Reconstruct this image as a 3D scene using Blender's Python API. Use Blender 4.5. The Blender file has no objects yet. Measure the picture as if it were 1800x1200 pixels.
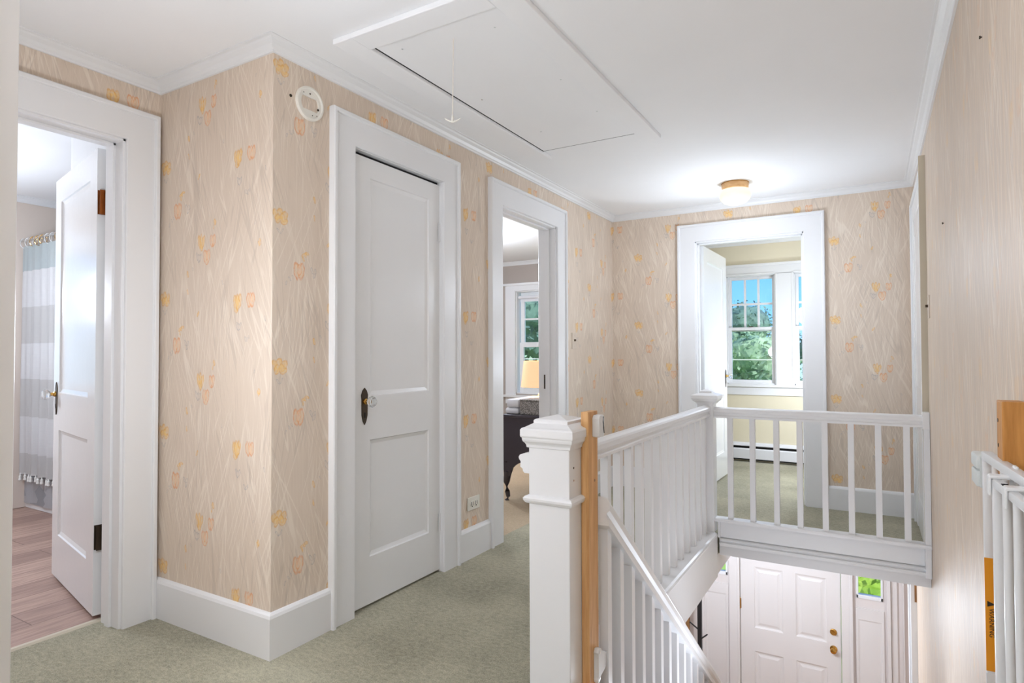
import bpy, bmesh, math, random
from mathutils import Vector, Matrix
import numpy as np
random.seed(7)
S = bpy.context.scene
COL = S.collection
PI = math.pi

# ------------------------------------------------------------------ camera
cam_d = bpy.data.cameras.new('camera'); cam = bpy.data.objects.new('camera', cam_d); COL.objects.link(cam)
cam_d.sensor_width = 36.0; cam_d.lens = 1075.92 / 1800 * 36.0
cam_d.clip_start = 0.05; cam_d.clip_end = 400
yaw, pitch, roll = 0.533250909, 0.0211955, -0.0031062
fw = Vector((-math.sin(yaw) * math.cos(pitch), math.cos(yaw) * math.cos(pitch), math.sin(pitch)))
rt = Vector((math.cos(yaw), math.sin(yaw), 0)); up = rt.cross(fw)
rt, up = (math.cos(roll) * rt + math.sin(roll) * up), (-math.sin(roll) * rt + math.cos(roll) * up)
m3 = Matrix((rt, up, -fw)).transposed()
cam.matrix_world = Matrix.Translation((0, 0, 1.12)) @ m3.to_4x4()
S.camera = cam

# ------------------------------------------------------------------ colour management
S.view_settings.view_transform = 'Standard'
S.view_settings.look = 'None'
S.view_settings.exposure = 0.66
S.view_settings.gamma = 1.0
S.view_settings.use_curve_mapping = False


# ------------------------------------------------------------------ node helpers
class NT:
    def __init__(self, nt): self.nt = nt
    def n(self, t, **kw):
        nd = self.nt.nodes.new('ShaderNode' + t)
        for k, v in kw.items(): setattr(nd, k, v)
        return nd
    def l(self, a, b): self.nt.links.new(a, b)
    def val(self, sock, v):
        if hasattr(v, 'is_output') or isinstance(v, bpy.types.NodeSocket): self.l(v, sock)
        else: sock.default_value = v
    def math(self, op, a, b=0.0, c=None, clamp=False):
        nd = self.n('Math', operation=op, use_clamp=clamp)
        self.val(nd.inputs[0], a); self.val(nd.inputs[1], b)
        if c is not None: self.val(nd.inputs[2], c)
        return nd.outputs[0]
    def mix(self, f, a, b, mode='MIX'):
        nd = self.n('Mix', data_type='RGBA', blend_type=mode)
        self.val(nd.inputs[0], f); self.val(nd.inputs[6], a); self.val(nd.inputs[7], b)
        return nd.outputs[2]
    def ss(self, x, a, b, lo=0.0, hi=1.0):
        nd = self.n('MapRange', interpolation_type='SMOOTHSTEP')
        self.val(nd.inputs[0], x)
        for i, v in enumerate((a, b, lo, hi)): nd.inputs[i + 1].default_value = v
        return nd.outputs[0]
    def noise(self, vec, scale, detail=3.0, rough=0.5, dim='3D'):
        nd = self.n('TexNoise', noise_dimensions=dim)
        if vec is not None: self.l(vec, nd.inputs['Vector'])
        nd.inputs['Scale'].default_value = scale; nd.inputs['Detail'].default_value = detail
        nd.inputs['Roughness'].default_value = rough
        return nd.outputs[0]
    def mapping(self, vec, loc=(0, 0, 0), rot=(0, 0, 0), sc=(1, 1, 1), typ='POINT'):
        nd = self.n('Mapping', vector_type=typ); self.l(vec, nd.inputs[0])
        nd.inputs[1].default_value = loc; nd.inputs[2].default_value = rot; nd.inputs[3].default_value = sc
        return nd.outputs[0]
    def ramp(self, f, stops, interp='LINEAR'):
        nd = self.n('ValToRGB'); cr = nd.color_ramp; cr.interpolation = interp
        while len(cr.elements) < len(stops): cr.elements.new(0.5)
        for e, (p, c) in zip(cr.elements, stops): e.position = p; e.color = (*c, 1)
        self.val(nd.inputs[0], f); return nd.outputs[0]


def rgb(r, g, b):
    f = lambda c: c / 12.92 if c <= 0.04045 else ((c + 0.055) / 1.055) ** 2.4
    return (f(r / 255), f(g / 255), f(b / 255))


def new_mat(name):
    m = bpy.data.materials.new(name); m.use_nodes = True
    t = NT(m.node_tree); b = m.node_tree.nodes['Principled BSDF']
    return m, t, b


def paint(name, col, rough=0.4, var=0.03, bump=0.02, scale=3.0, metal=0.0, spec=0.5, bscale=60):
    """plain painted / metal / cloth surface with faint procedural unevenness"""
    m, t, b = new_mat(name)
    pos = t.n('NewGeometry').outputs['Position']
    nz = t.noise(pos, scale, 4)
    c2 = tuple(min(1, c * (1 + var)) for c in col); c1 = tuple(c * (1 - var) for c in col)
    t.l(t.mix(nz, (*c1, 1), (*c2, 1)), b.inputs['Base Color'])
    b.inputs['Roughness'].default_value = rough; b.inputs['Metallic'].default_value = metal
    b.inputs['Specular IOR Level'].default_value = spec
    if bump:
        bp = t.n('Bump'); bp.inputs['Strength'].default_value = bump; bp.inputs['Distance'].default_value = 0.01
        t.l(t.noise(pos, bscale, 3), bp.inputs['Height']); t.l(bp.outputs[0], b.inputs['Normal'])
    return m


# ------------------------------------------------------------------ world: summer sky with clouds, bright haze on the sun's side
w = bpy.data.worlds.new('world'); S.world = w; w.use_nodes = True
t = NT(w.node_tree); bg = w.node_tree.nodes['Background']
tc = t.n('TexCoord').outputs['Generated']
sep = t.n('SeparateXYZ'); t.l(tc, sep.inputs[0])
blue = t.ramp(sep.outputs[2], [(0.0, rgb(176, 212, 246)), (0.05, rgb(122, 186, 244)), (0.22, rgb(82, 150, 232)), (0.6, rgb(62, 124, 214))])
cl = t.ss(t.noise(t.mapping(tc, (0.3, 0.1, 0.05), (0, 0, 0), (1, 1, 3.2)), 4.2, 5, 0.55), 0.57, 0.70)
sky = t.mix(cl, blue, (0.95, 0.97, 1.0, 1))
haze = t.ss(sep.outputs[1], 0.25, -0.45)
sky = t.mix(haze, sky, (0.86, 0.94, 1.04, 1))
t.l(sky, bg.inputs[0])
t.l(t.math('MULTIPLY_ADD', haze, -0.25, 1.15), bg.inputs[1])

# ------------------------------------------------------------------ sun (from the right of the house, high), lamps' light and added fill lights
def light(name, typ, loc, energy, col=(1, 1, 1), size=0.1, rot=None):
    d = bpy.data.lights.new(name, typ); o = bpy.data.objects.new(name, d); COL.objects.link(o)
    o.location = loc; d.energy = energy; d.color = col
    if typ == 'POINT': d.shadow_soft_size = size
    if typ == 'SUN': d.angle = math.radians(3)
    if typ == 'AREA':
        d.shape = 'DISK'; d.size = size
    if rot: o.rotation_euler = rot
    return o
sun = light('sun', 'SUN', (0, 0, 10), 3.2, (1.0, 0.96, 0.88))
sun.rotation_euler = Vector((-0.75, 0.28, -0.75)).to_track_quat('-Z', 'Y').to_euler()
CW = (0.86, 0.955, 1.10)
light('hall_lamp_light', 'POINT', (-0.813, 4.38, 1.65), 10, CW, 0.12)
light('hall_fill_light', 'POINT', (-1.66, 0.74, 1.15), 12, CW, 0.12)  # added fill for the near hall; no lamp stands here
light('ceiling_fill_light', 'AREA', (-0.55, -1.0, 1.1), 30, CW, 0.5, (PI, 0, 0))  # unseen upward fill added behind the camera, bounced off the ceiling
light('stairwell_fill_light', 'AREA', (-0.33, 2.75, -0.62), 5.2, CW, 0.6, (PI, 0, 0))  # added fill low in the stairwell to lift the hall ceiling
light('front_room_lamp_light', 'POINT', (-0.3, 5.95, 1.0), 24, CW, 0.12)
light('bedroom_fill_light', 'POINT', (-3.5, 4.8, 1.95), 36, CW, 0.12)  # general bedroom fill, added without a fixture
light('dresser_fill_light', 'POINT', (-3.1, 3.7, 1.6), 8, CW, 0.12)  # second added bedroom fill, brightens the dresser and linen
light('bathroom_fill_light', 'POINT', (-4.5, 1.0, 1.5), 32, CW, 0.12)  # bathroom is brightened by this added light, no fixture
light('entry_fill_light', 'POINT', (-1.0, 5.4, -0.7), 34, CW, 0.12)  # added light filling the entry below, no fixture there

# ------------------------------------------------------------------ materials
WHITE = paint('white_gloss_paint', (0.84, 0.84, 0.845), 0.32, 0.015, 0.015)
WHITE2 = paint('white_trim_paint', (0.84, 0.845, 0.85), 0.38, 0.015, 0.015)
DOORW = paint('white_door_enamel', (0.84, 0.84, 0.84), 0.22, 0.015, 0.03, bscale=25)
CEIL = paint('ceiling_white', (0.92, 0.92, 0.925), 0.8, 0.02, 0.03)
CREAM = paint('cream_wall_paint', rgb(232, 222, 196), 0.7, 0.02, 0.03)
TAUPE = paint('taupe_wall_paint', rgb(176, 166, 158), 0.7, 0.02, 0.03)
BEIGE = paint('beige_bath_paint', rgb(222, 208, 196), 0.6, 0.02, 0.03)
ENTRY = paint('pale_pink_entry_paint', rgb(226, 217, 212), 0.6, 0.02, 0.03)
ENTRYW = paint('entry_white_paint', rgb(228, 222, 218), 0.4, 0.015, 0.015)
BRONZE = paint('dark_bronze', rgb(74, 62, 50), 0.42, 0.25, 0.1, 30, 0.85)
COPPER = paint('old_copper_hinge', rgb(150, 84, 36), 0.34, 0.5, 0.15, 25, 0.9)
BRASS = paint('polished_brass', rgb(206, 160, 84), 0.22, 0.1, 0.0, 20, 1.0)
CHROME = paint('chrome', (0.7, 0.7, 0.7), 0.2, 0.05, 0.0, 20, 1.0)
BLACK = paint('black_metal', (0.012, 0.012, 0.013), 0.4, 0.2, 0.03)
DARKGAP = paint('dark_gap', (0.01, 0.01, 0.011), 0.9, 0.2, 0)
DRESS = paint('dark_plum_lacquer', rgb(66, 60, 68), 0.35, 0.1, 0.02)
DRESSF = paint('dresser_front_cream', rgb(190, 178, 160), 0.5, 0.3, 0.05, 30)
LINEN = paint('white_linen', (0.82, 0.82, 0.85), 0.85, 0.03, 0.3, 6, bscale=14)
PLASTIC = paint('white_plastic', (0.80, 0.81, 0.81), 0.35, 0.01, 0)
PLASTICG = paint('pale_grey_plastic', rgb(214, 218, 216), 0.4, 0.01, 0)
IVORY = paint('ivory_plastic', rgb(236, 232, 222), 0.4, 0.01, 0)
WALLPL = paint('beige_switch_plate', rgb(216, 200, 182), 0.4, 0.02, 0)
GATE = paint('white_enamel_tube', (0.80, 0.805, 0.81), 0.28, 0.01, 0)
LABEL = paint('orange_warning_label', rgb(238, 158, 28), 0.45, 0.03, 0)
PAPER = paint('white_label_paper', (0.8, 0.8, 0.8), 0.6, 0.01, 0)
INK = paint('black_ink', (0.02, 0.015, 0.01), 0.6, 0.05, 0)
CORD = paint('ivory_cord', rgb(238, 230, 218), 0.7, 0.05, 0.1)
BAND = paint('worn_tan_edge', rgb(206, 196, 176), 0.6, 0.06, 0.03)
GREYHEAT = paint('dark_heater_slot', (0.02, 0.02, 0.022), 0.6, 0.1, 0)
HEATW = paint('heater_white_enamel', (0.80, 0.80, 0.83), 0.3, 0.01, 0)
TASSEL = paint('cream_tassel_cotton', (0.8, 0.79, 0.76), 0.9, 0.06, 0.3, 40)
TUBW = paint('tub_enamel', (0.82, 0.82, 0.83), 0.2, 0.01, 0)


def emat(name, col, strength):
    m, t, b = new_mat(name)
    b.inputs['Base Color'].default_value = (col[0] * .4, col[1] * .4, col[2] * .4, 1); b.inputs['Roughness'].default_value = 0.3
    b.inputs['Emission Color'].default_value = (*col, 1); b.inputs['Emission Strength'].default_value = strength
    lw = t.n('LayerWeight'); lw.inputs[0].default_value = 0.35
    c = t.mix(lw.outputs['Facing'], (*col, 1), (col[0], col[1] * 0.93, col[2] * 0.78, 1)); t.l(c, b.inputs['Emission Color'])
    return m
DOME = emat('glowing_opal_glass', (1.0, 0.93, 0.70), 0.60)
DOMEW = emat('glowing_white_glass', (1.0, 0.98, 0.94), 1.3)


def glass(name, tint=(1, 1, 1)):
    m, t, b = new_mat(name); nt = m.node_tree
    tr = t.n('BsdfTransparent'); gl = t.n('BsdfGlossy'); mx = t.n('MixShader'); fr = t.n('Fresnel')
    tr.inputs[0].default_value = (*tint, 1); gl.inputs['Roughness'].default_value = 0.02; fr.inputs[0].default_value = 1.45
    nz = t.noise(t.n('NewGeometry').outputs['Position'], 4, 2)
    bp = t.n('Bump'); bp.inputs['Strength'].default_value = 0.03; t.l(nz, bp.inputs['Height']); t.l(bp.outputs[0], gl.inputs['Normal'])
    t.l(fr.outputs[0], mx.inputs[0]); t.l(tr.outputs[0], mx.inputs[1]); t.l(gl.outputs[0], mx.inputs[2])
    t.l(mx.outputs[0], nt.nodes['Material Output'].inputs['Surface'])
    return m
GLASS = glass('window_glass', (0.96, 0.98, 0.97))


def crystal():
    m, t, b = new_mat('cut_glass_knob')
    b.inputs['Base Color'].default_value = (0.93, 0.95, 0.95, 1); b.inputs['Roughness'].default_value = 0.06
    b.inputs['Transmission Weight'].default_value = 0.75; b.inputs['IOR'].default_value = 1.5
    t.l(t.mix(t.noise(t.n('NewGeometry').outputs['Position'], 80), (0.85, 0.88, 0.88, 1), (1, 1, 1, 1)), b.inputs['Base Color'])
    return m
CRYST = crystal()


def shade_mat():
    m, t, b = new_mat('peach_lamp_shade')
    pos = t.n('NewGeometry').outputs['Position']; s = t.n('SeparateXYZ'); t.l(pos, s.inputs[0])
    b.inputs['Base Color'].default_value = (*rgb(236, 190, 150), 1); b.inputs['Roughness'].default_value = 0.9
    c = t.mix(t.noise(t.mapping(pos, sc=(1, 1, 60)), 8), (*rgb(240, 178, 128), 1), (*rgb(248, 200, 158), 1))
    t.l(c, b.inputs['Emission Color']); b.inputs['Emission Strength'].default_value = 0.42
    return m
SHADE = shade_mat()


def wood(name, c1, c2, axis='z', rough=0.5, scale=1.0):
    m, t, b = new_mat(name)
    pos = t.n('NewGeometry').outputs['Position']
    sc = {'z': (28, 28, 1.6), 'x': (1.6, 28, 28), 'y': (28, 1.6, 28)}[axis]
    p = t.mapping(pos, sc=tuple(a * scale for a in sc))
    n1 = t.noise(p, 1.6, 6, 0.6); n2 = t.noise(p, 7, 3, 0.6)
    f = t.math('MULTIPLY_ADD', n2, 0.4, t.math('MULTIPLY', n1, 0.75))
    t.l(t.ramp(f, [(0.35, c1), (0.72, c2)]), b.inputs['Base Color'])
    b.inputs['Roughness'].default_value = rough
    bp = t.n('Bump'); bp.inputs['Strength'].default_value = 0.08; bp.inputs['Distance'].default_value = 0.003
    t.l(f, bp.inputs['Height']); t.l(bp.outputs[0], b.inputs['Normal'])
    return m
PINE = wood('orange_pine', rgb(196, 136, 78), rgb(232, 184, 126))
PINED = wood('stained_pine', rgb(168, 108, 40), rgb(212, 152, 80))
MAPLE = wood('maple_ring', rgb(214, 158, 98), rgb(244, 200, 144), 'x')
BROWN = wood('brown_door_edge', rgb(126, 88, 52), rgb(168, 124, 78))
OAK = wood('oak_tread', rgb(150, 112, 76), rgb(190, 150, 108), 'x')


def plank_floor():
    m, t, b = new_mat('wood_plank_floor')
    pos = t.n('NewGeometry').outputs['Position']
    br = t.n('TexBrick'); p = t.mapping(pos, rot=(0, 0, math.radians(90))); t.l(p, br.inputs[0])
    br.offset = 0.4; br.inputs['Scale'].default_value = 1.0; br.inputs['Brick Width'].default_value = 1.2
    br.inputs['Row Height'].default_value = 0.19; br.inputs['Mortar Size'].default_value = 0.002
    br.inputs['Color1'].default_value = (*rgb(158, 128, 116), 1); br.inputs['Color2'].default_value = (*rgb(196, 164, 148), 1)
    br.inputs['Mortar'].default_value = (*rgb(104, 78, 68), 1)
    g = t.noise(t.mapping(pos, sc=(30, 2.2, 1)), 1.6, 6, 0.65)
    c = t.mix(t.ss(g, 0.38, 0.66), br.outputs[0], (*rgb(124, 96, 86), 1))
    c2 = t.mix(0.55, br.outputs[0], c)
    t.l(c2, b.inputs['Base Color']); b.inputs['Roughness'].default_value = 0.42
    return m
PLANK = plank_floor()


def carpet(name, c1, c2):
    m, t, b = new_mat(name)
    pos = t.n('NewGeometry').outputs['Position']
    big = t.noise(pos, 2.3, 3); fine = t.noise(pos, 210, 3, 0.7); mid = t.noise(t.mapping(pos, sc=(1, 1.6, 1)), 42, 3, 0.6)
    f = t.math('MULTIPLY_ADD', fine, 0.95, t.math('MULTIPLY', mid, 0.55))
    f = t.math('ADD', f, t.math('MULTIPLY_ADD', big, 0.6, -0.56))
    t.l(t.ramp(f, [(0.25, c1), (0.75, c2)]), b.inputs['Base Color'])
    b.inputs['Roughness'].default_value = 0.95; b.inputs['Specular IOR Level'].default_value = 0.1
    b.inputs['Sheen Weight'].default_value = 0.25
    bp = t.n('Bump'); bp.inputs['Strength'].default_value = 0.9; bp.inputs['Distance'].default_value = 0.006
    t.l(t.math('ADD', fine, mid), bp.inputs['Height']); t.l(bp.outputs[0], b.inputs['Normal'])
    return m
CARPET = carpet('green_carpet', rgb(128, 123, 100), rgb(208, 202, 174))
RUGTAN = carpet('tan_carpet', rgb(180, 156, 124), rgb(214, 192, 160))


# ---- wallpaper: pale reeds with crocus flowers, half drop repeat
def wallpaper(name, sgn, flower=1.0, streak=0.0, rough=0.6, base=None):
    m, t, b = new_mat(name)
    pos = t.n('NewGeometry').outputs['Position']; s = t.n('SeparateXYZ'); t.l(pos, s.inputs[0])
    u = t.math('ADD', s.outputs[0], s.outputs[1]) if sgn > 0 else t.math('SUBTRACT', s.outputs[0], s.outputs[1])
    z = s.outputs[2]
    uv = t.n('CombineXYZ'); t.l(u, uv.inputs[0]); t.l(z, uv.inputs[1]); uv = uv.outputs[0]
    W, P = 0.735, 0.571
    ul = t.math('ADD', u, 1.123 + 0.06 + W * 20)
    col = t.math('FLOOR', t.math('DIVIDE', ul, W))
    du = t.math('SUBTRACT', t.math('SUBTRACT', ul, t.math('MULTIPLY', col, W)), 0.06)
    zl = t.math('ADD', z, P * 20 - 1.36 + 0.24)
    zl = t.math('SUBTRACT', zl, t.math('MULTIPLY', col, P / 2))
    dz = t.math('SUBTRACT', t.math('SUBTRACT', zl, t.math('MULTIPLY', t.math('FLOOR', t.math('DIVIDE', zl, P)), P)), 0.24)
    loc = t.n('CombineXYZ'); t.l(du, loc.inputs[0]); t.l(dz, loc.inputs[1])
    # hand painted wobble
    nv = t.n('TexNoise'); t.l(uv, nv.inputs['Vector']); nv.inputs['Scale'].default_value = 55; nv.inputs['Detail'].default_value = 2
    off = t.n('VectorMath', operation='MULTIPLY_ADD'); t.l(nv.outputs['Color'], off.inputs[0])
    off.inputs[1].default_value = (0.010, 0.010, 0); off.inputs[2].default_value = (-0.005, -0.005, 0)
    ad = t.n('VectorMath', operation='ADD'); t.l(loc.outputs[0], ad.inputs[0]); t.l(off.outputs[0], ad.inputs[1])
    p = ad.outputs[0]
    Y, O, G, YB, OB = 'Y', 'O', 'G', 'YB', 'OB'
    E = []
    def el(k, x, y, rx, ry, a=0): E.append((k, x, y, rx, ry, math.radians(a)))
    # yellow open flower: overlapping brush petals
    el(Y, -.018, .006, .014, .024, 24); el(Y, .000, .014, .015, .022, 0); el(YB, -.010, -.008, .013, .020, -12)
    el(Y, .020, .004, .014, .024, -24); el(YB, .010, -.006, .012, .022, 8); el(YB, .022, -.016, .010, .017, -52)
    el(G, -.006, -.054, .004, .013, 40); el(G, .009, -.052, .003, .012, -35)
    # tulip
    el(O, .079, -.197, .014, .034, 7); el(O, .102, -.197, .014, .034, -7); el(OB, .090, -.192, .009, .024, 0); el(OB, .096, -.188, .005, .026, -4)
    el(Y, .112, -.130, .012, .006, 30); el(Y, .130, -.122, .011, .006, -10); el(YB, .121, -.128, .005, .010, 10); el(Y, .112, -.146, .004, .010, 20)
    el(G, .154, -.188, .006, .014, 28); el(G, .166, -.206, .006, .012, -28); el(G, .172, -.188, .005, .010, 10); el(G, .046, -.232, .004, .010, 40); el(G, .058, -.224, .003, .008, 20); el(G, .030, .322, .004, .009, -20)
    # cluster
    el(Y, .246, .228, .010, .030, 12); el(YB, .258, .232, .009, .030, 0); el(Y, .271, .226, .010, .028, -16); el(YB, .258, .205, .010, .018, 8)
    el(O, .328, .224, .010, .026, 8); el(OB, .335, .227, .006, .020, 0); el(O, .342, .226, .010, .026, -8)
    el(O, .286, .164, .012, .029, 8); el(OB, .296, .168, .007, .022, 2); el(O, .305, .165, .012, .029, -8); el(O, .296, .142, .012, .012, 0)
    el(G, .232, .168, .007, .019, 18); el(G, .243, .162, .007, .018, -4); el(G, .253, .164, .006, .015, -20); el(Y, .349, .300, .007, .013, 15); el(Y, .341, .281, .003, .010, 0)
    # pair
    el(Y, .484, -.034, .013, .030, 10); el(YB, .496, -.034, .013, .033, 4); el(Y, .508, -.028, .012, .030, -8); el(YB, .503, -.042, .010, .020, -16); el(Y, .488, -.062, .011, .013, 20)
    el(O, .564, -.028, .013, .029, 9); el(OB, .575, -.024, .009, .025, 0); el(O, .586, -.028, .013, .029, -9); el(OB, .582, -.030, .005, .022, -6)
    el(G, .496, -.126, .006, .017, 16); el(G, .504, -.130, .005, .015, 0); el(G, .512, -.126, .006, .016, -18); el(G, .546, -.176, .006, .011, 30); el(G, .558, -.178, .004, .010, -20); el(G, .566, -.170, .003, .007, 10)
    # loose buds
    el(Y, .239, -.070, .005, .014, -28); el(YB, .166, .026, .004, .013, 12); el(Y, .629, .194, .007, .013, 10); el(YB, .623, .186, .004, .011, 25); el(Y, .166, .100, .006, .015, 15)
    el(G, .40, .05, .003, .009, 20); el(G, .60, .27, .003, .008, -30); el(G, .20, .12, .003, .008, 30); el(G, .66, -.1, .003, .010, 10)
    dm = {}
    for k, x, y, rx, ry, a in E:
        mp = t.mapping(p, (x, y, 0), (0, 0, a), (rx, ry, 1), 'TEXTURE')
        ln = t.n('VectorMath', operation='LENGTH'); t.l(mp, ln.inputs[0]); d = ln.outputs['Value']
        dm[k] = d if k not in dm else t.math('MINIMUM', dm[k], d)
    # reeds: thin crossing strokes, lighter and greyer than the ground
    base = base or rgb(224, 207, 189)
    c = None
    ground = t.mix(t.noise(t.mapping(uv, sc=(1, .5, 1)), 3.2, 3), (*[v * 0.93 for v in base], 1), (*[min(1, v * 1.05) for v in base], 1))
    grain = t.noise(t.mapping(uv, sc=(130, 5, 1)), 1.0, 4, 0.6)
    c = t.mix(t.ss(grain, 0.35, 0.75, 0, 0.45), ground, (*rgb(214, 196, 178), 1))
    for i, (ang, sx, sy, light) in enumerate(((8, 30, .9, 1), (-10, 32, .9, 1), (21, 24, 1.0, 1), (-25, 24, 1.0, 1), (2, 36, .7, 1), (-16, 26, .9, 1), (-5, 34, .9, 0), (13, 30, 1.0, 0), (-20, 28, 1.0, 0))):
        q = t.mapping(t.mapping(uv, (i * 1.7, i * .9, 0), (0, 0, math.radians(ang))), sc=(sx, sy, 1))
        n = t.noise(q, 1.0, 0.0, 0.4, '2D')
        ridge = t.math('ABSOLUTE', t.math('SUBTRACT', n, 0.5))
        line = t.ss(ridge, 0.034, 0.010)
        mask = t.ss(t.noise(t.mapping(uv, (i * 3.1, i, 0), sc=(1, .55, 1)), 5.0, 2), 0.47, 0.58)
        f = t.math('MULTIPLY', t.math('MULTIPLY', line, mask), 0.56 if light else 0.40)
        c = t.mix(f, c, (*(rgb(240, 227, 211) if light else rgb(196, 180, 164)), 1))
    bru = t.ss(t.noise(t.mapping(uv, sc=(1, .6, 1)), 90, 3), 0.30, 0.62)
    def layer(c, k, fill, line, fa, la):
        d = dm[k]
        f = t.math('MULTIPLY', t.ss(d, 1.0, 0.75), t.math('MULTIPLY_ADD', bru, fa * .7, fa * .3))
        c = t.mix(t.math('MULTIPLY', f, flower), c, (*fill, 1))
        band = t.math('MULTIPLY', t.ss(d, 1.12, 0.96), t.ss(d, 0.62, 0.88))
        f2 = t.math('MULTIPLY', band, t.math('MULTIPLY_ADD', bru, la * .6, la * .4))
        return t.mix(t.math('MULTIPLY', f2, flower), c, (*line, 1))
    c = layer(c, 'G', rgb(206, 198, 192), rgb(160, 156, 158), .30, .60)
    c = layer(c, 'Y', rgb(238, 196, 122), rgb(224, 168, 84), .75, .62)
    c = layer(c, 'O', rgb(238, 198, 152), rgb(226, 152, 96), .50, .72)
    c = layer(c, 'YB', rgb(242, 204, 134), rgb(222, 160, 76), .72, .58)
    c = layer(c, 'OB', rgb(242, 206, 168), rgb(228, 158, 102), .50, .62)
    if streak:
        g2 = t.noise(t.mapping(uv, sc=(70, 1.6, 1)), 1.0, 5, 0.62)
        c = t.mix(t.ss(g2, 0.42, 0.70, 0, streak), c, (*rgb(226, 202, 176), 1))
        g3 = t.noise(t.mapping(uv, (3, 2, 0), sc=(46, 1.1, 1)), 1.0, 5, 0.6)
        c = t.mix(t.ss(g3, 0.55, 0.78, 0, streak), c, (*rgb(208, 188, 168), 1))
    t.l(c, b.inputs['Base Color']); b.inputs['Roughness'].default_value = rough
    bp = t.n('Bump'); bp.inputs['Strength'].default_value = 0.05; bp.inputs['Distance'].default_value = 0.004
    t.l(t.math('ADD', grain, bru), bp.inputs['Height']); t.l(bp.outputs[0], b.inputs['Normal'])
    return m
PAPER_L = wallpaper('crocus_wallpaper', 1, 0.95, 0.0, 0.8)
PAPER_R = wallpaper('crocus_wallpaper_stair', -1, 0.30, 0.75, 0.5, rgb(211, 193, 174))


def curtain_mat():
    m, t, b = new_mat('banded_curtain_cloth')
    s = t.n('SeparateXYZ'); pos = t.n('NewGeometry').outputs['Position']; t.l(pos, s.inputs[0])
    f = t.math('DIVIDE', s.outputs[2], 2.0)
    wht, blu, gr = rgb(248, 246, 246), rgb(212, 219, 219), rgb(230, 227, 225)
    zs = [(0.0, gr), (0.408, wht), (0.672, gr), (0.946, wht), (1.204, gr), (1.471, wht), (1.740, blu)]
    c = t.ramp(f, [(z / 2.0, k) for z, k in zs], 'CONSTANT')
    weave = t.noise(t.mapping(pos, sc=(12, 12, 220)), 1.0, 2)
    c = t.mix(t.math('MULTIPLY', weave, 0.12), c, (*rgb(190, 186, 184), 1))
    t.l(c, b.inputs['Base Color']); b.inputs['Roughness'].default_value = 0.9
    return m
CURT = curtain_mat()


def liner_mat():
    m, t, b = new_mat('patterned_liner')
    pos = t.n('NewGeometry').outputs['Position']
    v = t.n('TexVoronoi'); t.l(t.mapping(pos, sc=(9, 1, 13)), v.inputs['Vector']); v.inputs['Scale'].default_value = 1.0
    t.l(t.ramp(v.outputs['Color'], [(0.3, rgb(224, 224, 228)), (0.62, rgb(196, 198, 204))], 'CONSTANT'), b.inputs['Base Color'])
    b.inputs['Roughness'].default_value = 0.4
    return m
LINER = liner_mat()


def woven_mat():
    m, t, b = new_mat('grey_woven_fibre')
    pos = t.n('NewGeometry').outputs['Position']
    v = t.n('TexVoronoi'); t.l(t.mapping(pos, sc=(1, 1, 1.8)), v.inputs['Vector']); v.inputs['Scale'].default_value = 95
    t.l(t.ramp(v.outputs['Distance'], [(0.1, rgb(196, 190, 184)), (0.7, rgb(112, 106, 102))]), b.inputs['Base Color'])
    b.inputs['Roughness'].default_value = 0.8
    return m
WOVEN = woven_mat()


def leaf_mat(name, c1, c2):
    m, t, b = new_mat(name)
    pos = t.n('NewGeometry').outputs['Position']
    t.l(t.ramp(t.noise(pos, 1.3, 5, 0.7), [(0.35, c1), (0.68, c2)]), b.inputs['Base Color'])
    b.inputs['Roughness'].default_value = 0.7
    return m
LEAF_D = leaf_mat('dark_foliage', rgb(58, 92, 92), rgb(112, 146, 138))
LEAF_G = leaf_mat('green_foliage', rgb(88, 130, 112), rgb(164, 192, 162))
LEAF_B = leaf_mat('bright_foliage', rgb(126, 168, 48), rgb(204, 226, 116))
BARK = wood('bark', rgb(70, 60, 50), rgb(110, 96, 80))
GRASS = leaf_mat('lawn_grass', rgb(128, 168, 70), rgb(190, 214, 120))


# ------------------------------------------------------------------ mesh helpers
def bx(bm, x0, x1, y0, y1, z0, z1, bev=0.0):
    r = bmesh.ops.create_cube(bm, size=1.0)
    vs = r['verts']
    for v in vs:
        v.co = Vector((x0 + (v.co.x + .5) * (x1 - x0), y0 + (v.co.y + .5) * (y1 - y0), z0 + (v.co.z + .5) * (z1 - z0)))
    if bev:
        es = list({e for v in vs for e in v.link_edges})
        bmesh.ops.bevel(bm, geom=es, offset=bev, segments=2, profile=0.5, affect='EDGES', clamp_overlap=True)


def prism(bm, pts, axis, a, b):
    """polygon pts in the plane perpendicular to axis ('x': (y,z), 'y': (x,z), 'z': (x,y)) extruded from a to b"""
    f = {'x': lambda p, h: (h, p[0], p[1]), 'y': lambda p, h: (p[0], h, p[1]), 'z': lambda p, h: (p[0], p[1], h)}[axis]
    va = [bm.verts.new(f(p, a)) for p in pts]; vb = [bm.verts.new(f(p, b)) for p in pts]
    n = len(pts)
    bm.faces.new(va); bm.faces.new(vb[::-1])
    for i in range(n): bm.faces.new((va[i], vb[i], vb[(i + 1) % n], va[(i + 1) % n]))


def loops(bm, rings, cap=True):
    R = [[bm.verts.new(p) for p in r] for r in rings]
    n = len(R[0])
    for a, b in zip(R, R[1:]):
        for i in range(n): bm.faces.new((a[i], a[(i + 1) % n], b[(i + 1) % n], b[i]))
    if cap:
        bm.faces.new(R[0][::-1]); bm.faces.new(R[-1])


def sqlathe(bm, cx, cy, prof):
    loops(bm, [[(cx - h, cy - h, z), (cx + h, cy - h, z), (cx + h, cy + h, z), (cx - h, cy + h, z)] for h, z in prof])


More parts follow.
